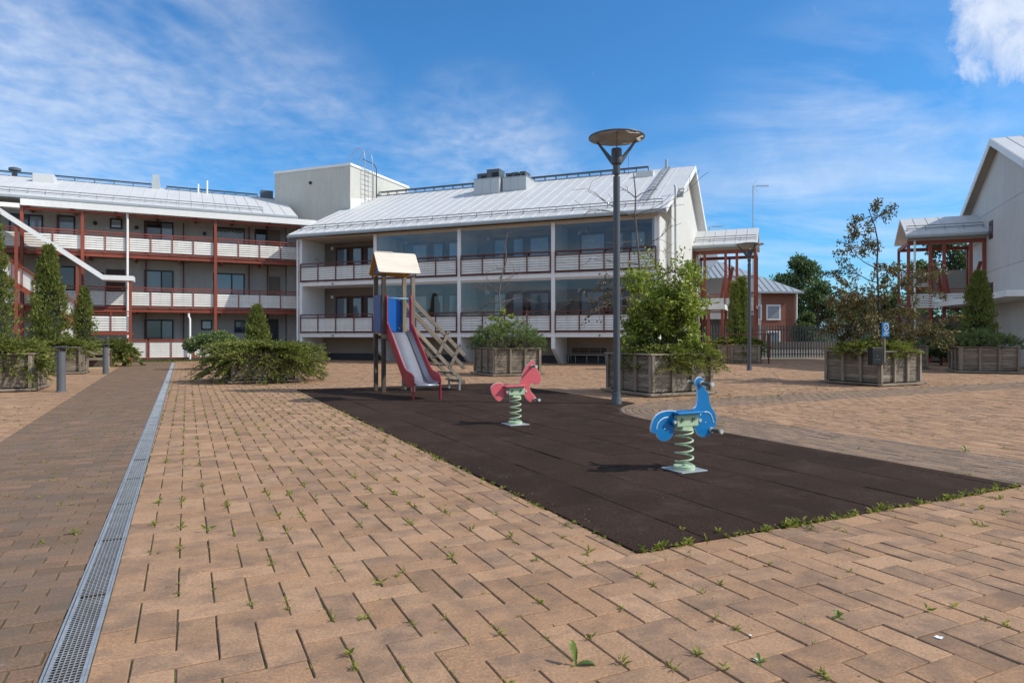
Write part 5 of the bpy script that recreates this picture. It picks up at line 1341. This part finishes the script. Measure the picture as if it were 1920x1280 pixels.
def pine(label, loc, Rx, Ry, h, n, seed, leaf=.085):
    rs = np.random.default_rng(seed); t = plant('dwarf_pine', label, 'dwarf pine', loc, 'dwarf pines in the planters')
    th = rs.uniform(0, 2 * math.pi, n); q = np.sqrt(rs.random(n)); x, y = q * np.cos(th), q * np.sin(th)
    top = np.sqrt(np.maximum(0, 1 - q ** 2.6)) * (1 + .22 * np.sin(x * 6 + seed) * np.cos(y * 7)) + rs.normal(scale=.07, size=n)
    lv = np.where(rs.random(n) < .72, 1.0, rs.uniform(.4, 1, n))
    c = np.stack([x * Rx, y * Ry, h * top * lv], 1) + rs.normal(scale=.03, size=(n, 3)); ax = unit(np.stack([x * .8, y * .8, np.full(n, .85)], 1) + rs.normal(scale=.25, size=(n, 3)))
    P, Dd, rv = [], [], []
    for k in range(15):
        s = rs.uniform(-.07, .05, n)[:, None]
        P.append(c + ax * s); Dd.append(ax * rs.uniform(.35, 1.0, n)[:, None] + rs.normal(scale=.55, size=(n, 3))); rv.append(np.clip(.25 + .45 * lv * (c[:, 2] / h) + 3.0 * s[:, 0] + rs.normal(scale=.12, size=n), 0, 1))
    P, Dd, rv = np.concatenate(P), np.concatenate(Dd), np.concatenate(rv); ok = P[:, 2] > -.05
    leaves('foliage', P[ok], Dd[ok], leaf * rs.uniform(.7, 1.2, ok.sum()), leaf * .16, MT['pine'], t, rv[ok], rs=rs)
    segs = [((rs.normal(scale=.1), rs.normal(scale=.1), -.1), tuple(c[i] * .95), .018, .007) for i in range(0, n, 9)]
    tubes('stem', segs, MT['bark'], t, 4); return t
def clumps(rs, centers, rad, n, squash=.8):
    k = rs.integers(0, len(centers), n); v = unit(rs.normal(size=(n, 3))) * (rs.random(n) ** .45)[:, None] * np.asarray(rad)[k][:, None]; v[:, 2] *= squash
    return np.asarray(centers)[k] + v, v
def tree(name, label, cat, loc, trunk_h, ccenters, crad, nleaf, leaf, mat, seed, trunk_r=.16, group=None, squash=.75, bark='bark', droop=-.3, limbs=True):
    rs = np.random.default_rng(seed); t = plant(name, label, cat, loc, group)
    P, v = clumps(rs, ccenters, crad, nleaf, squash)
    Dd = unit(v + 1e-6) * .5 + rs.normal(scale=.8, size=P.shape) + [0, 0, droop]
    zl = (v[:, 2] / (np.mean(crad) * squash) + 1) / 2
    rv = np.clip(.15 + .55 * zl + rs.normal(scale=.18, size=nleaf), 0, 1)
    leaves('crown', P, Dd, leaf * rs.uniform(.6, 1.2, nleaf), leaf * .62, MT[mat], t, rv, rs=rs)
    segs = []; p = np.array([0, 0, -.3]); topc = np.array([0, 0, trunk_h])
    for i in range(6):
        q = np.array([rs.normal(scale=.06) * trunk_h * .2, rs.normal(scale=.06) * trunk_h * .2, trunk_h * (i + 1) / 6]); segs.append((p, q, trunk_r * (1 - .12 * i), trunk_r * (1 - .12 * (i + 1)))); p = q
    if limbs:
        for c in ccenters:
            c = np.asarray(c); b = np.array([0, 0, trunk_h * rs.uniform(.45, 1.0)]); m = (b + c) / 2 + [0, 0, -.1]
            segs += [(b, m, trunk_r * .35, trunk_r * .22), (m, c, trunk_r * .22, trunk_r * .07)]
    tubes('trunk', segs, MT[bark], t, 6); return t

# ------------------------------------------------------------------ planting in the planters
gp = lambda a, b, z: gw(a, b, z)
juniper('spreading_juniper', 'huge spreading juniper drooping to the ground left of the slide', gp(-.42, 16.93, .80), 2.05, 1.75, 0, .27, .92, 380, 11, leaf=.062, dry=.13)
juniper('trailing_juniper', 'trailing juniper spilling over the planter at the left edge', gp(-6.2, 16.2, .86), 1.16, 1.05, 0, .22, .70, 240, 12, leaf=.065)
juniper('trailing_juniper', 'low juniper behind the bollard light nearest the left edge', gp(-6.3, 24.4, .9), 1.45, 1.3, 0, .22, .45, 80, 13, leaf=.09)
juniper('trailing_juniper', 'rounded juniper behind the slatted bench', gp(-5.2, 30.2, .25), 1.1, 1.0, .2, .6, .6, 70, 14, leaf=.10)
juniper('trailing_juniper', 'flat juniper mat spilling over the planter below the leafy shrub', gp(7.35, 8.72, .90), 1.22, 1.12, 0, .10, .40, 280, 15, leaf=.06)
juniper('trailing_juniper', 'flat juniper mat in the planter with the blue sign', gp(14.25, 8.72, .90), 1.18, 1.05, 0, .12, .24, 200, 16, leaf=.065)
juniper('trailing_juniper', 'trailing juniper in the low planter before the red stair tower', (11.1, 33.0, .85), 1.6, 1.3, 0, .3, .5, 90, 17, leaf=.10)
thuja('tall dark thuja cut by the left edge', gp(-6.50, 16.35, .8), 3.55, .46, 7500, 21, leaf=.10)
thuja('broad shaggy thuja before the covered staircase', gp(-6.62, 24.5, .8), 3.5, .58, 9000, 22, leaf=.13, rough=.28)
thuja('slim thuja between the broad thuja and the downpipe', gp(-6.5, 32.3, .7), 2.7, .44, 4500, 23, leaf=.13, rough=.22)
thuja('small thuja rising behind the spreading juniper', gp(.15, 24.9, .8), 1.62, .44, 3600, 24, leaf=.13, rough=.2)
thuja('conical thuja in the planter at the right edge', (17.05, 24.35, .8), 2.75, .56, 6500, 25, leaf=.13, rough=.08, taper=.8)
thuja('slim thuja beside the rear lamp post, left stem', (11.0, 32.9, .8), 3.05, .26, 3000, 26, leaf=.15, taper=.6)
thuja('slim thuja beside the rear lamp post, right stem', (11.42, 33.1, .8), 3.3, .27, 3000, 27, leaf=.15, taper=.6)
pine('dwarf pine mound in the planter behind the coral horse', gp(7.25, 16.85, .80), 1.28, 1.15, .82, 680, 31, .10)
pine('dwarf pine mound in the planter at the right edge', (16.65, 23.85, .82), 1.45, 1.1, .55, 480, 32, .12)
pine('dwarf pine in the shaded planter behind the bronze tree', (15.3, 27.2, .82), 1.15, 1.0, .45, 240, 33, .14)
# rounded bush beside the small thuja
rs = np.random.default_rng(41)
tree('rounded_bush', 'rounded green bush behind the spreading juniper', 'bush', gp(-1.35, 24.9, .7), .3, [(0, 0, .45), (-.55, .1, .4), (.5, -.05, .38), (-.9, 0, .25), (.1, .3, .5)], [.42, .4, .4, .35, .4], 3800, .10, 'pine', 42, .03, squash=.8)
planter('wooden planter behind the slatted bench under the slim thuja', gw(-7.3, 31.4), GA, 1.75, .85)

# leafy shrub with bare sapling in the planter beside the tall lamp
shx, shy, _ = gp(7.05, 8.95, 0)
rs = np.random.default_rng(51); sh = plant('leafy_shrub', 'loose bright yellow green leafy shrub in the planter beside the tall lamp', 'shrub', (shx + .30, shy + .1, .9))
segs, tips = [], []
for (dx, dz, L, lv) in ((-.10, 1, 2.0, 1), (.12, 1, 1.75, 1), (-.32, 1, 1.3, 2), (.5, 1, 1.45, 2), (-.6, .9, 1.0, 2), (.75, .8, 1.05, 2), (.25, 1, 1.3, 2), (-.2, 1, 1.35, 2), (.7, .5, .95, 2), (-.7, .5, .9, 2), (.0, 1, 1.0, 2), (.9, .4, .75, 2), (-.8, .5, .7, 2)):
    grow(rs, (rs.normal(scale=.05) + dx * .1, rs.normal(scale=.05), 0), (dx * .72, rs.normal(scale=.3), dz), L * .97, .018, lv, segs, tips, .13, .10, (2, 3), .50, .75, 6, 1)
tubes('branches', segs, MT['bark_pale'], sh, 5)
nl = 11000; idx = rs.integers(0, len(tips), nl); P = np.array([tips[i][0] for i in idx]) + rs.normal(scale=.055, size=(nl, 3)); Dd = np.array([tips[i][1] for i in idx]) * .6 + rs.normal(scale=.6, size=(nl, 3)) + [0, 0, -.15]
ok = P[:, 2] > .03; leaves('leaves', P[ok], Dd[ok], .105 * rs.uniform(.55, 1.25, ok.sum()), .050, MT['shrub'], sh, rs=rs, six=True)
def hand_sapling(label, loc, trunk, limbs, seed, r0=.032, nl=0, leaf=.07, zr=(0, 9)):
    rs = np.random.default_rng(seed); t = plant('bare_sapling', label, 'sapling', loc, 'young trees in the planters'); segs, tips = [], []
    T = np.array(trunk, float)
    for i in range(len(T) - 1): segs.append((T[i], T[i + 1], r0 * (1 - .8 * i / len(T)) + .004, r0 * (1 - .8 * (i + 1) / len(T)) + .004))
    for (z, dx, dz, L) in limbs:
        x0 = np.interp(z, T[:, 2], T[:, 0]); y0 = np.interp(z, T[:, 2], T[:, 1])
        grow(rs, (x0, y0, z), (dx, rs.normal(scale=.35), dz), L, .013, 1, segs, tips, .14, -.02, (1, 2), .45, .75, 7, 1)
    tubes('branches', segs, MT['bark_pale'], t, 5)
    if nl:
        C = [q for q in tips if zr[0] < q[0][2] < zr[1]]; idx = rs.integers(0, len(C), nl); P = np.array([C[i][0] for i in idx]) + rs.normal(scale=.03, size=(nl, 3)); Dd = np.array([C[i][1] for i in idx]) + rs.normal(scale=.7, size=(nl, 3)) + [0, 0, -.2]
        leaves('leaves', P, Dd, leaf * rs.uniform(.6, 1.2, nl), leaf * .5, MT['brownleaf'], t, rs=rs, six=True)
    return t
hand_sapling('thin bare sapling rising above the bright green shrub', (shx - .30, shy + .1, .9), [(0, 0, -.05), (.04, 0, 1.0), (.06, .02, 1.9), (.0, 0, 2.5), (-.05, 0, 3.1), (-.04, 0, 3.6), (-.08, .02, 4.05)],
    [(3.05, -1.0, .75, 1.25), (3.1, 1.0, .38, 1.35), (3.08, -.8, .35, 1.15), (3.5, -.8, .6, .6), (3.5, .7, .7, .55), (3.1, 1.0, .15, 1.1), (2.5, -.9, .35, 1.0), (2.4, .9, .25, 1.0), (2.2, 1.0, .5, .9), (2.0, -1.0, .1, 1.1), (1.9, 1.0, .1, 1.1), (1.7, -1, .15, 1.2), (1.6, 1, .2, 1.15), (1.5, -1, .0, 1.2), (1.3, -1, -.05, 1.3), (1.2, 1, .1, 1.2), (1.0, -1, .15, 1.2), (1.8, -.7, .1, 1.0)], 61, .030, 480, .075, (.5, 1.9))
psx, psy, _ = gp(7.05, 16.9, 0)
hand_sapling('thin bare sapling standing in the dwarf pine planter', (psx - .05, psy, .9), [(0, 0, -.05), (.02, 0, 1.0), (-.03, 0, 1.8), (.06, 0, 2.4), (.22, 0, 2.9), (.18, 0, 3.4), (.24, 0, 3.78), (.48, 0, 3.85)],
    [(1.2, -1, .5, .9), (1.3, 1, .55, 1.0), (1.5, -1, .3, 1.1), (1.5, 1, .4, 1.0), (1.8, -.8, .6, .8), (1.8, .8, .5, .9), (2.1, -1, .3, .7), (2.2, .8, .4, .6), (2.6, -.8, .3, .45), (1.1, 1, .05, 1.1), (1.0, -1, .05, 1.1), (3.0, -.6, .4, .3)], 63, .024)
rs = np.random.default_rng(64)
tree('yellow_green_shoots', 'yellow green leafy shoots around the bare sapling above the dwarf pine', 'shrub', (psx, psy, 1.1), .5, [(0, 0, .35), (-.28, 0, .45), (.22, .05, .6), (-.1, 0, .75), (.3, 0, .85), (-.35, 0, .8), (.05, 0, 1.0)], [.2, .18, .15, .16, .1, .1, .1], 520, .085, 'shrub', 65, .012, bark='bark_pale')
# bronze leaved tree in the planter with the blue sign
btx, bty, _ = gp(14.98, 8.95, 0)
rs = np.random.default_rng(71); bt = plant('bronze_leaved_tree', 'sparse bronze leaved tree leaning left in the planter with the blue sign', 'tree', (btx, bty, .85), 'young trees in the planters')
segs, tips = [], []
trunk = [(0, 0, -.1), (-.08, 0, .8), (-.10, .03, 1.6), (-.16, 0, 2.4), (-.12, 0, 3.0), (-.22, 0, 3.5), (-.38, .02, 3.95)]
for i in range(6): segs.append((np.array(trunk[i], float), np.array(trunk[i + 1], float), .04 - .005 * i, .035 - .005 * i))
for i, (z, dx, L) in enumerate(((.5, -1, 1.0), (.6, .9, 1.05), (.35, .7, .95), (.4, -.7, .9), (.9, 1, 1.1), (1.0, -.8, 1.05), (1.2, .8, 1.05), (1.4, -1, 1.1), (1.5, .5, .95), (1.75, .8, .95), (1.9, -1, 1.0), (2.2, .7, .8), (2.3, -.8, .8), (2.8, -.9, .75), (3.0, .6, .6), (3.3, -.8, .65), (3.6, .9, .6), (3.75, -.9, .5), (3.9, .3, .4), (.7, .1, .9), (1.3, -.2, .9), (.3, -.1, .8))):
    j = min(5, int(z / .72)); bx_ = np.interp(z, [q[2] for q in trunk], [q[0] for q in trunk])
    grow(rs, (bx_, 0, z), (dx, rs.normal(scale=.55), rs.uniform(.15, .75)), L * (1.22 if z < 2.4 else 1.05), .016, 1, segs, tips, .22, -.05, (2, 3), .55, .8, 5, 1)
tubes('branches', segs, MT['bark'], bt, 5)
nl = 8800; zt = np.array([q[0][2] for q in tips]); wt = np.where(zt > 2.6, .55, 1.0) * np.where(zt < 1.6, 1.6, 1.0); idx = rs.choice(len(tips), nl, p=wt / wt.sum())
P = np.array([tips[i][0] for i in idx]) + rs.normal(scale=.05, size=(nl, 3)); Dd = np.array([tips[i][1] for i in idx]) + rs.normal(scale=.6, size=(nl, 3)) + [0, 0, -.45]
leaves('leaves', P, Dd, 0.09 * rs.uniform(.6, 1.3, nl), .042, MT['brownleaf'], bt, rs=rs, six=True)

# ------------------------------------------------------------------ trees beyond the fence
def bgtree(name, label, px, Y, wpx, top, base, n, leaf, mat, seed, nc=14, sq=.8, shape='round', grp='trees beyond the fence'):
    rs = np.random.default_rng(seed); X = hx(px, Y); wr = wpx / 2 / 1250 * Y; z1 = hz(top, Y); z0 = hz(base, Y); H_ = z1 - z0
    cs, cr = [], []
    for k in range(nc):
        u = (k + .5) / nc; th = rs.uniform(0, 2 * math.pi); pr = (math.sin(math.pi * min(1, .18 + u * .82)) ** .7 if shape == 'round' else (1 - u) ** .6)
        q = rs.uniform(.35, .85); cs.append((math.cos(th) * wr * pr * q, math.sin(th) * wr * pr * q * .8, z0 + H_ * (.08 + .84 * u))); cr.append(max(.35, wr * (.30 + .20 * pr) * rs.uniform(.8, 1.15)))
    return tree(name, label, 'tree', (X, Y, 0), z0 + H_ * .75, cs, cr, n, leaf, mat, seed + 1, .014 * (z1 + 3), grp, sq)
bgtree('birch_tree', 'tall airy birch rising behind the brick house', 1497, 68, 112, 478, 610, 9000, .30, 'birch', 101, 22)
bgtree('birch_tree', 'low spreading birch right of the brick house behind the fence', 1535, 60, 90, 525, 640, 6000, .26, 'birch', 103, 14)
bgtree('broadleaf_tree', 'dense dark green tree behind the left half of the picket fence', 1520, 46, 70, 585, 660, 5000, .18, 'fartree', 105, 12)
bgtree('broadleaf_tree', 'rounded green tree behind the right half of the picket fence', 1590, 50, 130, 552, 665, 8000, .20, 'fartree', 107, 14)
bgtree('broadleaf_tree', 'dark rounded tree directly behind the bronze leaved tree', 1660, 46, 140, 548, 665, 8000, .20, 'fartree', 109, 14)
bgtree('broadleaf_tree', 'tall tree seen through the open right stair tower', 1790, 62, 130, 405, 640, 8000, .30, 'fartree', 111, 18)
bgtree('broadleaf_tree', 'green tree behind the downpipe of the right stair tower', 1725, 58, 90, 480, 640, 6000, .26, 'fartree', 113, 14)
bgtree('broadleaf_tree', 'small dark tree left of the brick house seen through the red stair tower', 1345, 58, 70, 590, 660, 3500, .2, 'fartree', 115, 9)
bgtree('evergreen_shrub', 'dark shrub at the foot of the right stair tower', 1765, 29.5, 90, 612, 668, 3500, .14, 'fartree', 117, 9, grp='shrubs at the stair towers')

# ------------------------------------------------------------------ weeds in the joints
rs = np.random.default_rng(201)
P, Dd, Ls, up_ = [], [], [], []
def sprig(x, y, s, n=None, flat=.5):
    n = n or rs.integers(5, 10); th = rs.uniform(0, 2 * math.pi, n); el = rs.uniform(.15, 1.25, n) * (1 - flat * .4)
    h = rs.uniform(0, .8, n)[:, None] * s
    P.append(np.array([x, y, -.006]) + h * np.array([0, 0, .9]) + rs.normal(scale=.004, size=(n, 3)) * [1, 1, 0]); Dd.append(np.stack([np.cos(th) * np.cos(el), np.sin(th) * np.cos(el), np.sin(el)], 1)); Ls.append(rs.uniform(.6, 1.25, n) * s)
def dens(a, b, y):
    if a < adrain(b): return 0
    if a < 0: d = .16 + .42 * math.exp(-((a + .9) / 1.1) ** 2) * (1 if b < 12 else .4)
    elif b < 0: d = .20
    else: d = .06
    return d * (1.2 if 3 < y < 13 else .7)
for (a0, b0, L) in vjoints:
    x, y, _ = gw(a0, b0)
    if y < 1.6 or y > 17 or a0 < adrain(b0) + .10: continue
    if rs.random() < dens(a0, b0, y) * 11.0 * max(0, .7 * math.sin(a0 * 2.3 + 1.1) * math.cos(b0 * 1.7 + a0) + .50 + rs.normal(scale=.35)):
        for _ in range(rs.integers(1, 4)):
            q = b0 + rs.random() * L; X, Y_, _ = gw(a0 + rs.normal(scale=.002), q); sprig(X, Y_, rs.uniform(.008, .036) * (1.0 if y < 4 else 1.2), rs.integers(4, 9))
    if rs.random() < dens(a0, b0, y) * 1.2:
        X, Y_, _ = gw(a0 + rs.random() * WP, b0 + (0 if rs.random() < .5 else L)); sprig(X, Y_, rs.uniform(.009, .018), rs.integers(3, 7))
for k in range(330):                                    # along the mat edges
    if k < 150: a, b = rs.uniform(0, 3.9), rs.normal(-.005, .008); s = rs.uniform(.012, .032) * (1.0 if rs.random() < .8 else 1.8)
    else: a, b = rs.normal(-.005, .008), abs(rs.normal(0, 1)) * 6; s = rs.uniform(.012, .032)
    if b > 13: continue
    X, Y_, _ = gw(a, b); sprig(X, Y_, s)
for k in range(420):                                    # dark path, left paving and grey paving
    b = rs.uniform(-1.5, 14); a = rs.uniform(apath(b) - 1.5, adrain(b) - .13); X, Y_, _ = gw(a, b); sprig(X, Y_, rs.uniform(.010, .028), flat=.8)
for k in range(260):
    if rs.random() < .5: a, b = rs.uniform(3.95, 9), rs.uniform(0, 7.4)
    else: a, b = rs.uniform(5.5, 12), rs.uniform(6.6, 8.0)
    X, Y_, _ = gw(a, b); sprig(X, Y_, rs.uniform(.010, .032), flat=.6)
P, Dd, Ls = np.concatenate(P), np.concatenate(Dd), np.concatenate(Ls)
tag(leaves('joint_weeds', P, Dd, Ls, Ls * .30, MT['weed'], None, rs=rs, six=True), 'small green weeds sprouting along the paving joints', 'weeds', kind='stuff')
# low moss and seedlings fringe along the drain edge
n = 2600; b = rs.uniform(-1.6, 8, n) ; a = np.array([adrain(q) for q in b]) + .084 + rs.normal(scale=.006, size=n)
xy = np.array([gw(i, j) for i, j in zip(a, b)]); xy[:, 2] = -.012; el = rs.uniform(.4, 1.4, n); th = rs.uniform(0, 6.28, n)
tag(leaves('drain_moss', xy, np.stack([np.cos(th) * np.cos(el), np.sin(th) * np.cos(el), np.sin(el)], 1), rs.uniform(.008, .018, n), .004, MT['grass'], None, rs=rs), 'mossy fringe along the right edge of the drain', 'moss', kind='stuff')
# moss and seedlings lining the joints
P, Dd = [], []
for (a0, b0, L) in vjoints:
    x, y, _ = gw(a0, b0)
    if y > 12 or a0 < adrain(b0) + .05: continue
    cov = .5 + .5 * math.sin(a0 * 3.1 + b0 * 1.3) + rs.normal(scale=.35)
    if cov < .25: continue
    m = int(min(1.3, cov) * (16 if y < 6 else 8)); u = np.clip(rs.normal(rs.random(), .35, m), 0, 1) * L
    for q in u: X, Y_, _ = gw(a0 + rs.normal(scale=.0025), b0 + q); P.append((X, Y_, -.0095)); Dd.append((rs.normal(scale=.5), rs.normal(scale=.5), 1.0))
P, Dd = np.array(P), np.array(Dd)
tag(leaves('joint_moss', P, Dd, rs.uniform(.007, .017, len(P)), rs.uniform(.003, .006, len(P)), MT['grass'], None, rs=rs), 'fine moss lining the paver joints', 'moss', kind='stuff')
# grass strip before the terrace
n = 9000; lx = rs.uniform(-1.5, 7.5, n); ly = rs.uniform(-.75, -.25, n) - .35 * (rs.random(n) < .2); c, s = math.cos(LA), math.sin(LA)
P = np.stack([-19.6 + c * lx - s * ly, 34 + s * lx + c * ly, np.zeros(n)], 1); Dd = rs.normal(scale=.5, size=(n, 3)) + [0, 0, 1.0]
tag(leaves('grass_strip', P, Dd, rs.uniform(.04, .13, n), .014, MT['grass'], None, rs=rs), 'strip of rough grass at the foot of the white terrace railing', 'grass', kind='stuff')

# larger rosette weeds that one can single out
def rosette(name, label, px, py, leaves_, mat='dandelion'):
    Y = 1250 * CAM_H / (py - 632); X = (px - 960) / 1250 * Y; t = plant(name, label, 'weed', (X, Y, 0))
    for (az, el, L, Wd) in leaves_:
        d = Vector((math.cos(R(az)) * math.cos(R(el)), math.sin(R(az)) * math.cos(R(el)), math.sin(R(el)))); sd_ = d.cross(Vector((0, 0, 1))).normalized(); nn = sd_.cross(d)
        V, F = [], []; m = 13
        for i in range(m):
            u = i / (m - 1); wv = Wd * (.12 + .88 * math.sin(math.pi * min(1, .08 + u * .84)) ** 1.1 * (u ** .45)) * (1.0 if i % 2 else .72) * .5
            if i == m - 1: wv = Wd * .05
            c0 = d * L * u + Vector((0, 0, -1)) * L * .55 * u ** 2.6 * math.cos(R(el)) + nn * math.sin(u * 9) * L * .015
            V += [c0 - sd_ * wv + nn * wv * .35, c0, c0 + sd_ * wv + nn * wv * .35]
        for i in range(m - 1):
            for k in (0, 1): F.append((i * 3 + k, i * 3 + k + 1, i * 3 + k + 4, i * 3 + k + 3))
        o = mesh_np('leaf', np.array([tuple(v) for v in V]), F, MT[mat], t, [random.random()] * len(F), smooth=True)
    return t
rosette('dandelion_plant', 'large dandelion with an upright toothed leaf at the bottom of the picture', 1080, 1248, [(108, 66, .115, .042), (8, 24, .09, .042), (70, 78, .07, .012), (200, 20, .03, .012)])
rosette('dandelion_plant', 'small broad leaved weed between the pavers at lower right', 1572, 1158, [(120, 55, .05, .03), (30, 45, .05, .03), (200, 25, .05, .02), (300, 20, .04, .018), (75, 70, .04, .02)])
rosette('dandelion_plant', 'broad leaved weed at the joint right of the dandelion', 1424, 1243, [(20, 35, .05, .024), (140, 30, .05, .02), (90, 60, .05, .022), (250, 15, .04, .02)])
rosette('dandelion_plant', 'leafy weed on the tan paving near the right edge', 1810, 846, [(40, 30, .10, .05), (150, 50, .09, .045), (90, 60, .10, .05), (280, 25, .07, .03)])
for i, (px, py, s) in enumerate(((680, 1160, 1.0), (1005, 1050, 1.0), (140, 1000, 1.8), (1100, 1040, 1.0), (745, 1080, .9))):
    lab = ['small rosette weed between pavers near the bottom centre', 'small weed standing alone left of the mat corner', 'bushy weed on the dark path left of the drain', 'leafy weed pressed against the front corner of the mat', 'small weed in a joint left of the mat'][i]
    rosette('rosette_weed', lab, px, py, [(a_ + i * 17, 20 + (a_ * 7 + i * 13) % 45, .035 * s * (1 + .3 * ((a_ * 3) % 5) / 5), .011 * s) for a_ in range(0, 360, 40)], 'weed')
# pale paint or gum splashes on the pavers
def splash(label, px, py, r):
    Y = 1250 * CAM_H / (py - 632); X = (px - 960) / 1250 * Y; mb = MB(); n = 15
    pts = [(X + r * (1 + .35 * math.sin(k * 2.1 + px)) * math.cos(2 * math.pi * k / n), Y + r * .8 * (1 + .35 * math.cos(k * 1.7)) * math.sin(2 * math.pi * k / n), .0035) for k in range(n)]
    mb.add(pts, [tuple(range(n))]); o = mb.build('paint_splash', MT['signwhite']); tag(o, label, 'paint spot', 'white spots on the pavers')
splash('white paint splash on a paver at lower right', 1760, 1195, .018)
splash('faint white spot on a paver near the broad leaved weed', 1407, 1191, .008)
splash('white splash beside the broad leaved weed at bottom right', 1418, 1238, .014)

# ------------------------------------------------------------------ block on the open side of the courtyard (seen only as a reflection)
opp = thing('opposite_block', 'pale and orange brown block reflected in the lower balcony glazing', 'building', (-22, -24, 0), R(-22))
MB().box(-26, 26, -8, 0, 0, 6.2).build('wall', MT['render_white'], opp)
for k in range(9):
    x = -24 + k * 5.6; MB().box(x, x + 2.6, .003, .05, .3, 5.6).build('wooden_bay', M('orange_cladding', (.30, .12, .045), .7, .15, 2, .1, .1) if k == 0 else bpy.data.materials['orange_cladding'], opp)
    for z in (.9, 3.7):
        window(opp, x + 3.2, x + 4.8, z, z + 1.4, 0, 'darkframe', 2, ('pane_dark', 'pane')).rotation_euler = (0, 0, 0)
MB().prism([(-8.6, 6.1), (.6, 6.1), (-4, 8.2)], fnx, -26.5, 26.5).build('roof', MT['roof_grey'], opp)

# ------------------------------------------------------------------ litter: dry leaf flakes, twigs and grit
rs = np.random.default_rng(301); n = 900
ab = np.stack([rs.uniform(-5.5, 6, n), rs.uniform(-2, 12, n) * rs.random(n) ** .4], 1); kk = rs.random(n) < .35
ab[kk, 0] = rs.normal(0, .12, kk.sum()); xy = np.array([gw(a_, b_) for a_, b_ in ab]); onmat = (ab[:, 0] > 0) & (ab[:, 1] > 0); xy[:, 2] = np.where(onmat, .0150, .0015)
th = rs.uniform(0, 6.28, n); lit = leaves('leaf_litter', xy, np.stack([np.cos(th), np.sin(th), rs.uniform(-.02, .15, n)], 1), rs.uniform(.006, .022, n), rs.uniform(.003, .010, n), MT['litter'], None, up=np.array([0, 0, 1.0]), rs=rs)
tag(lit, 'dry leaf flakes and grit scattered over mat and pavers', 'litter', kind='stuff')
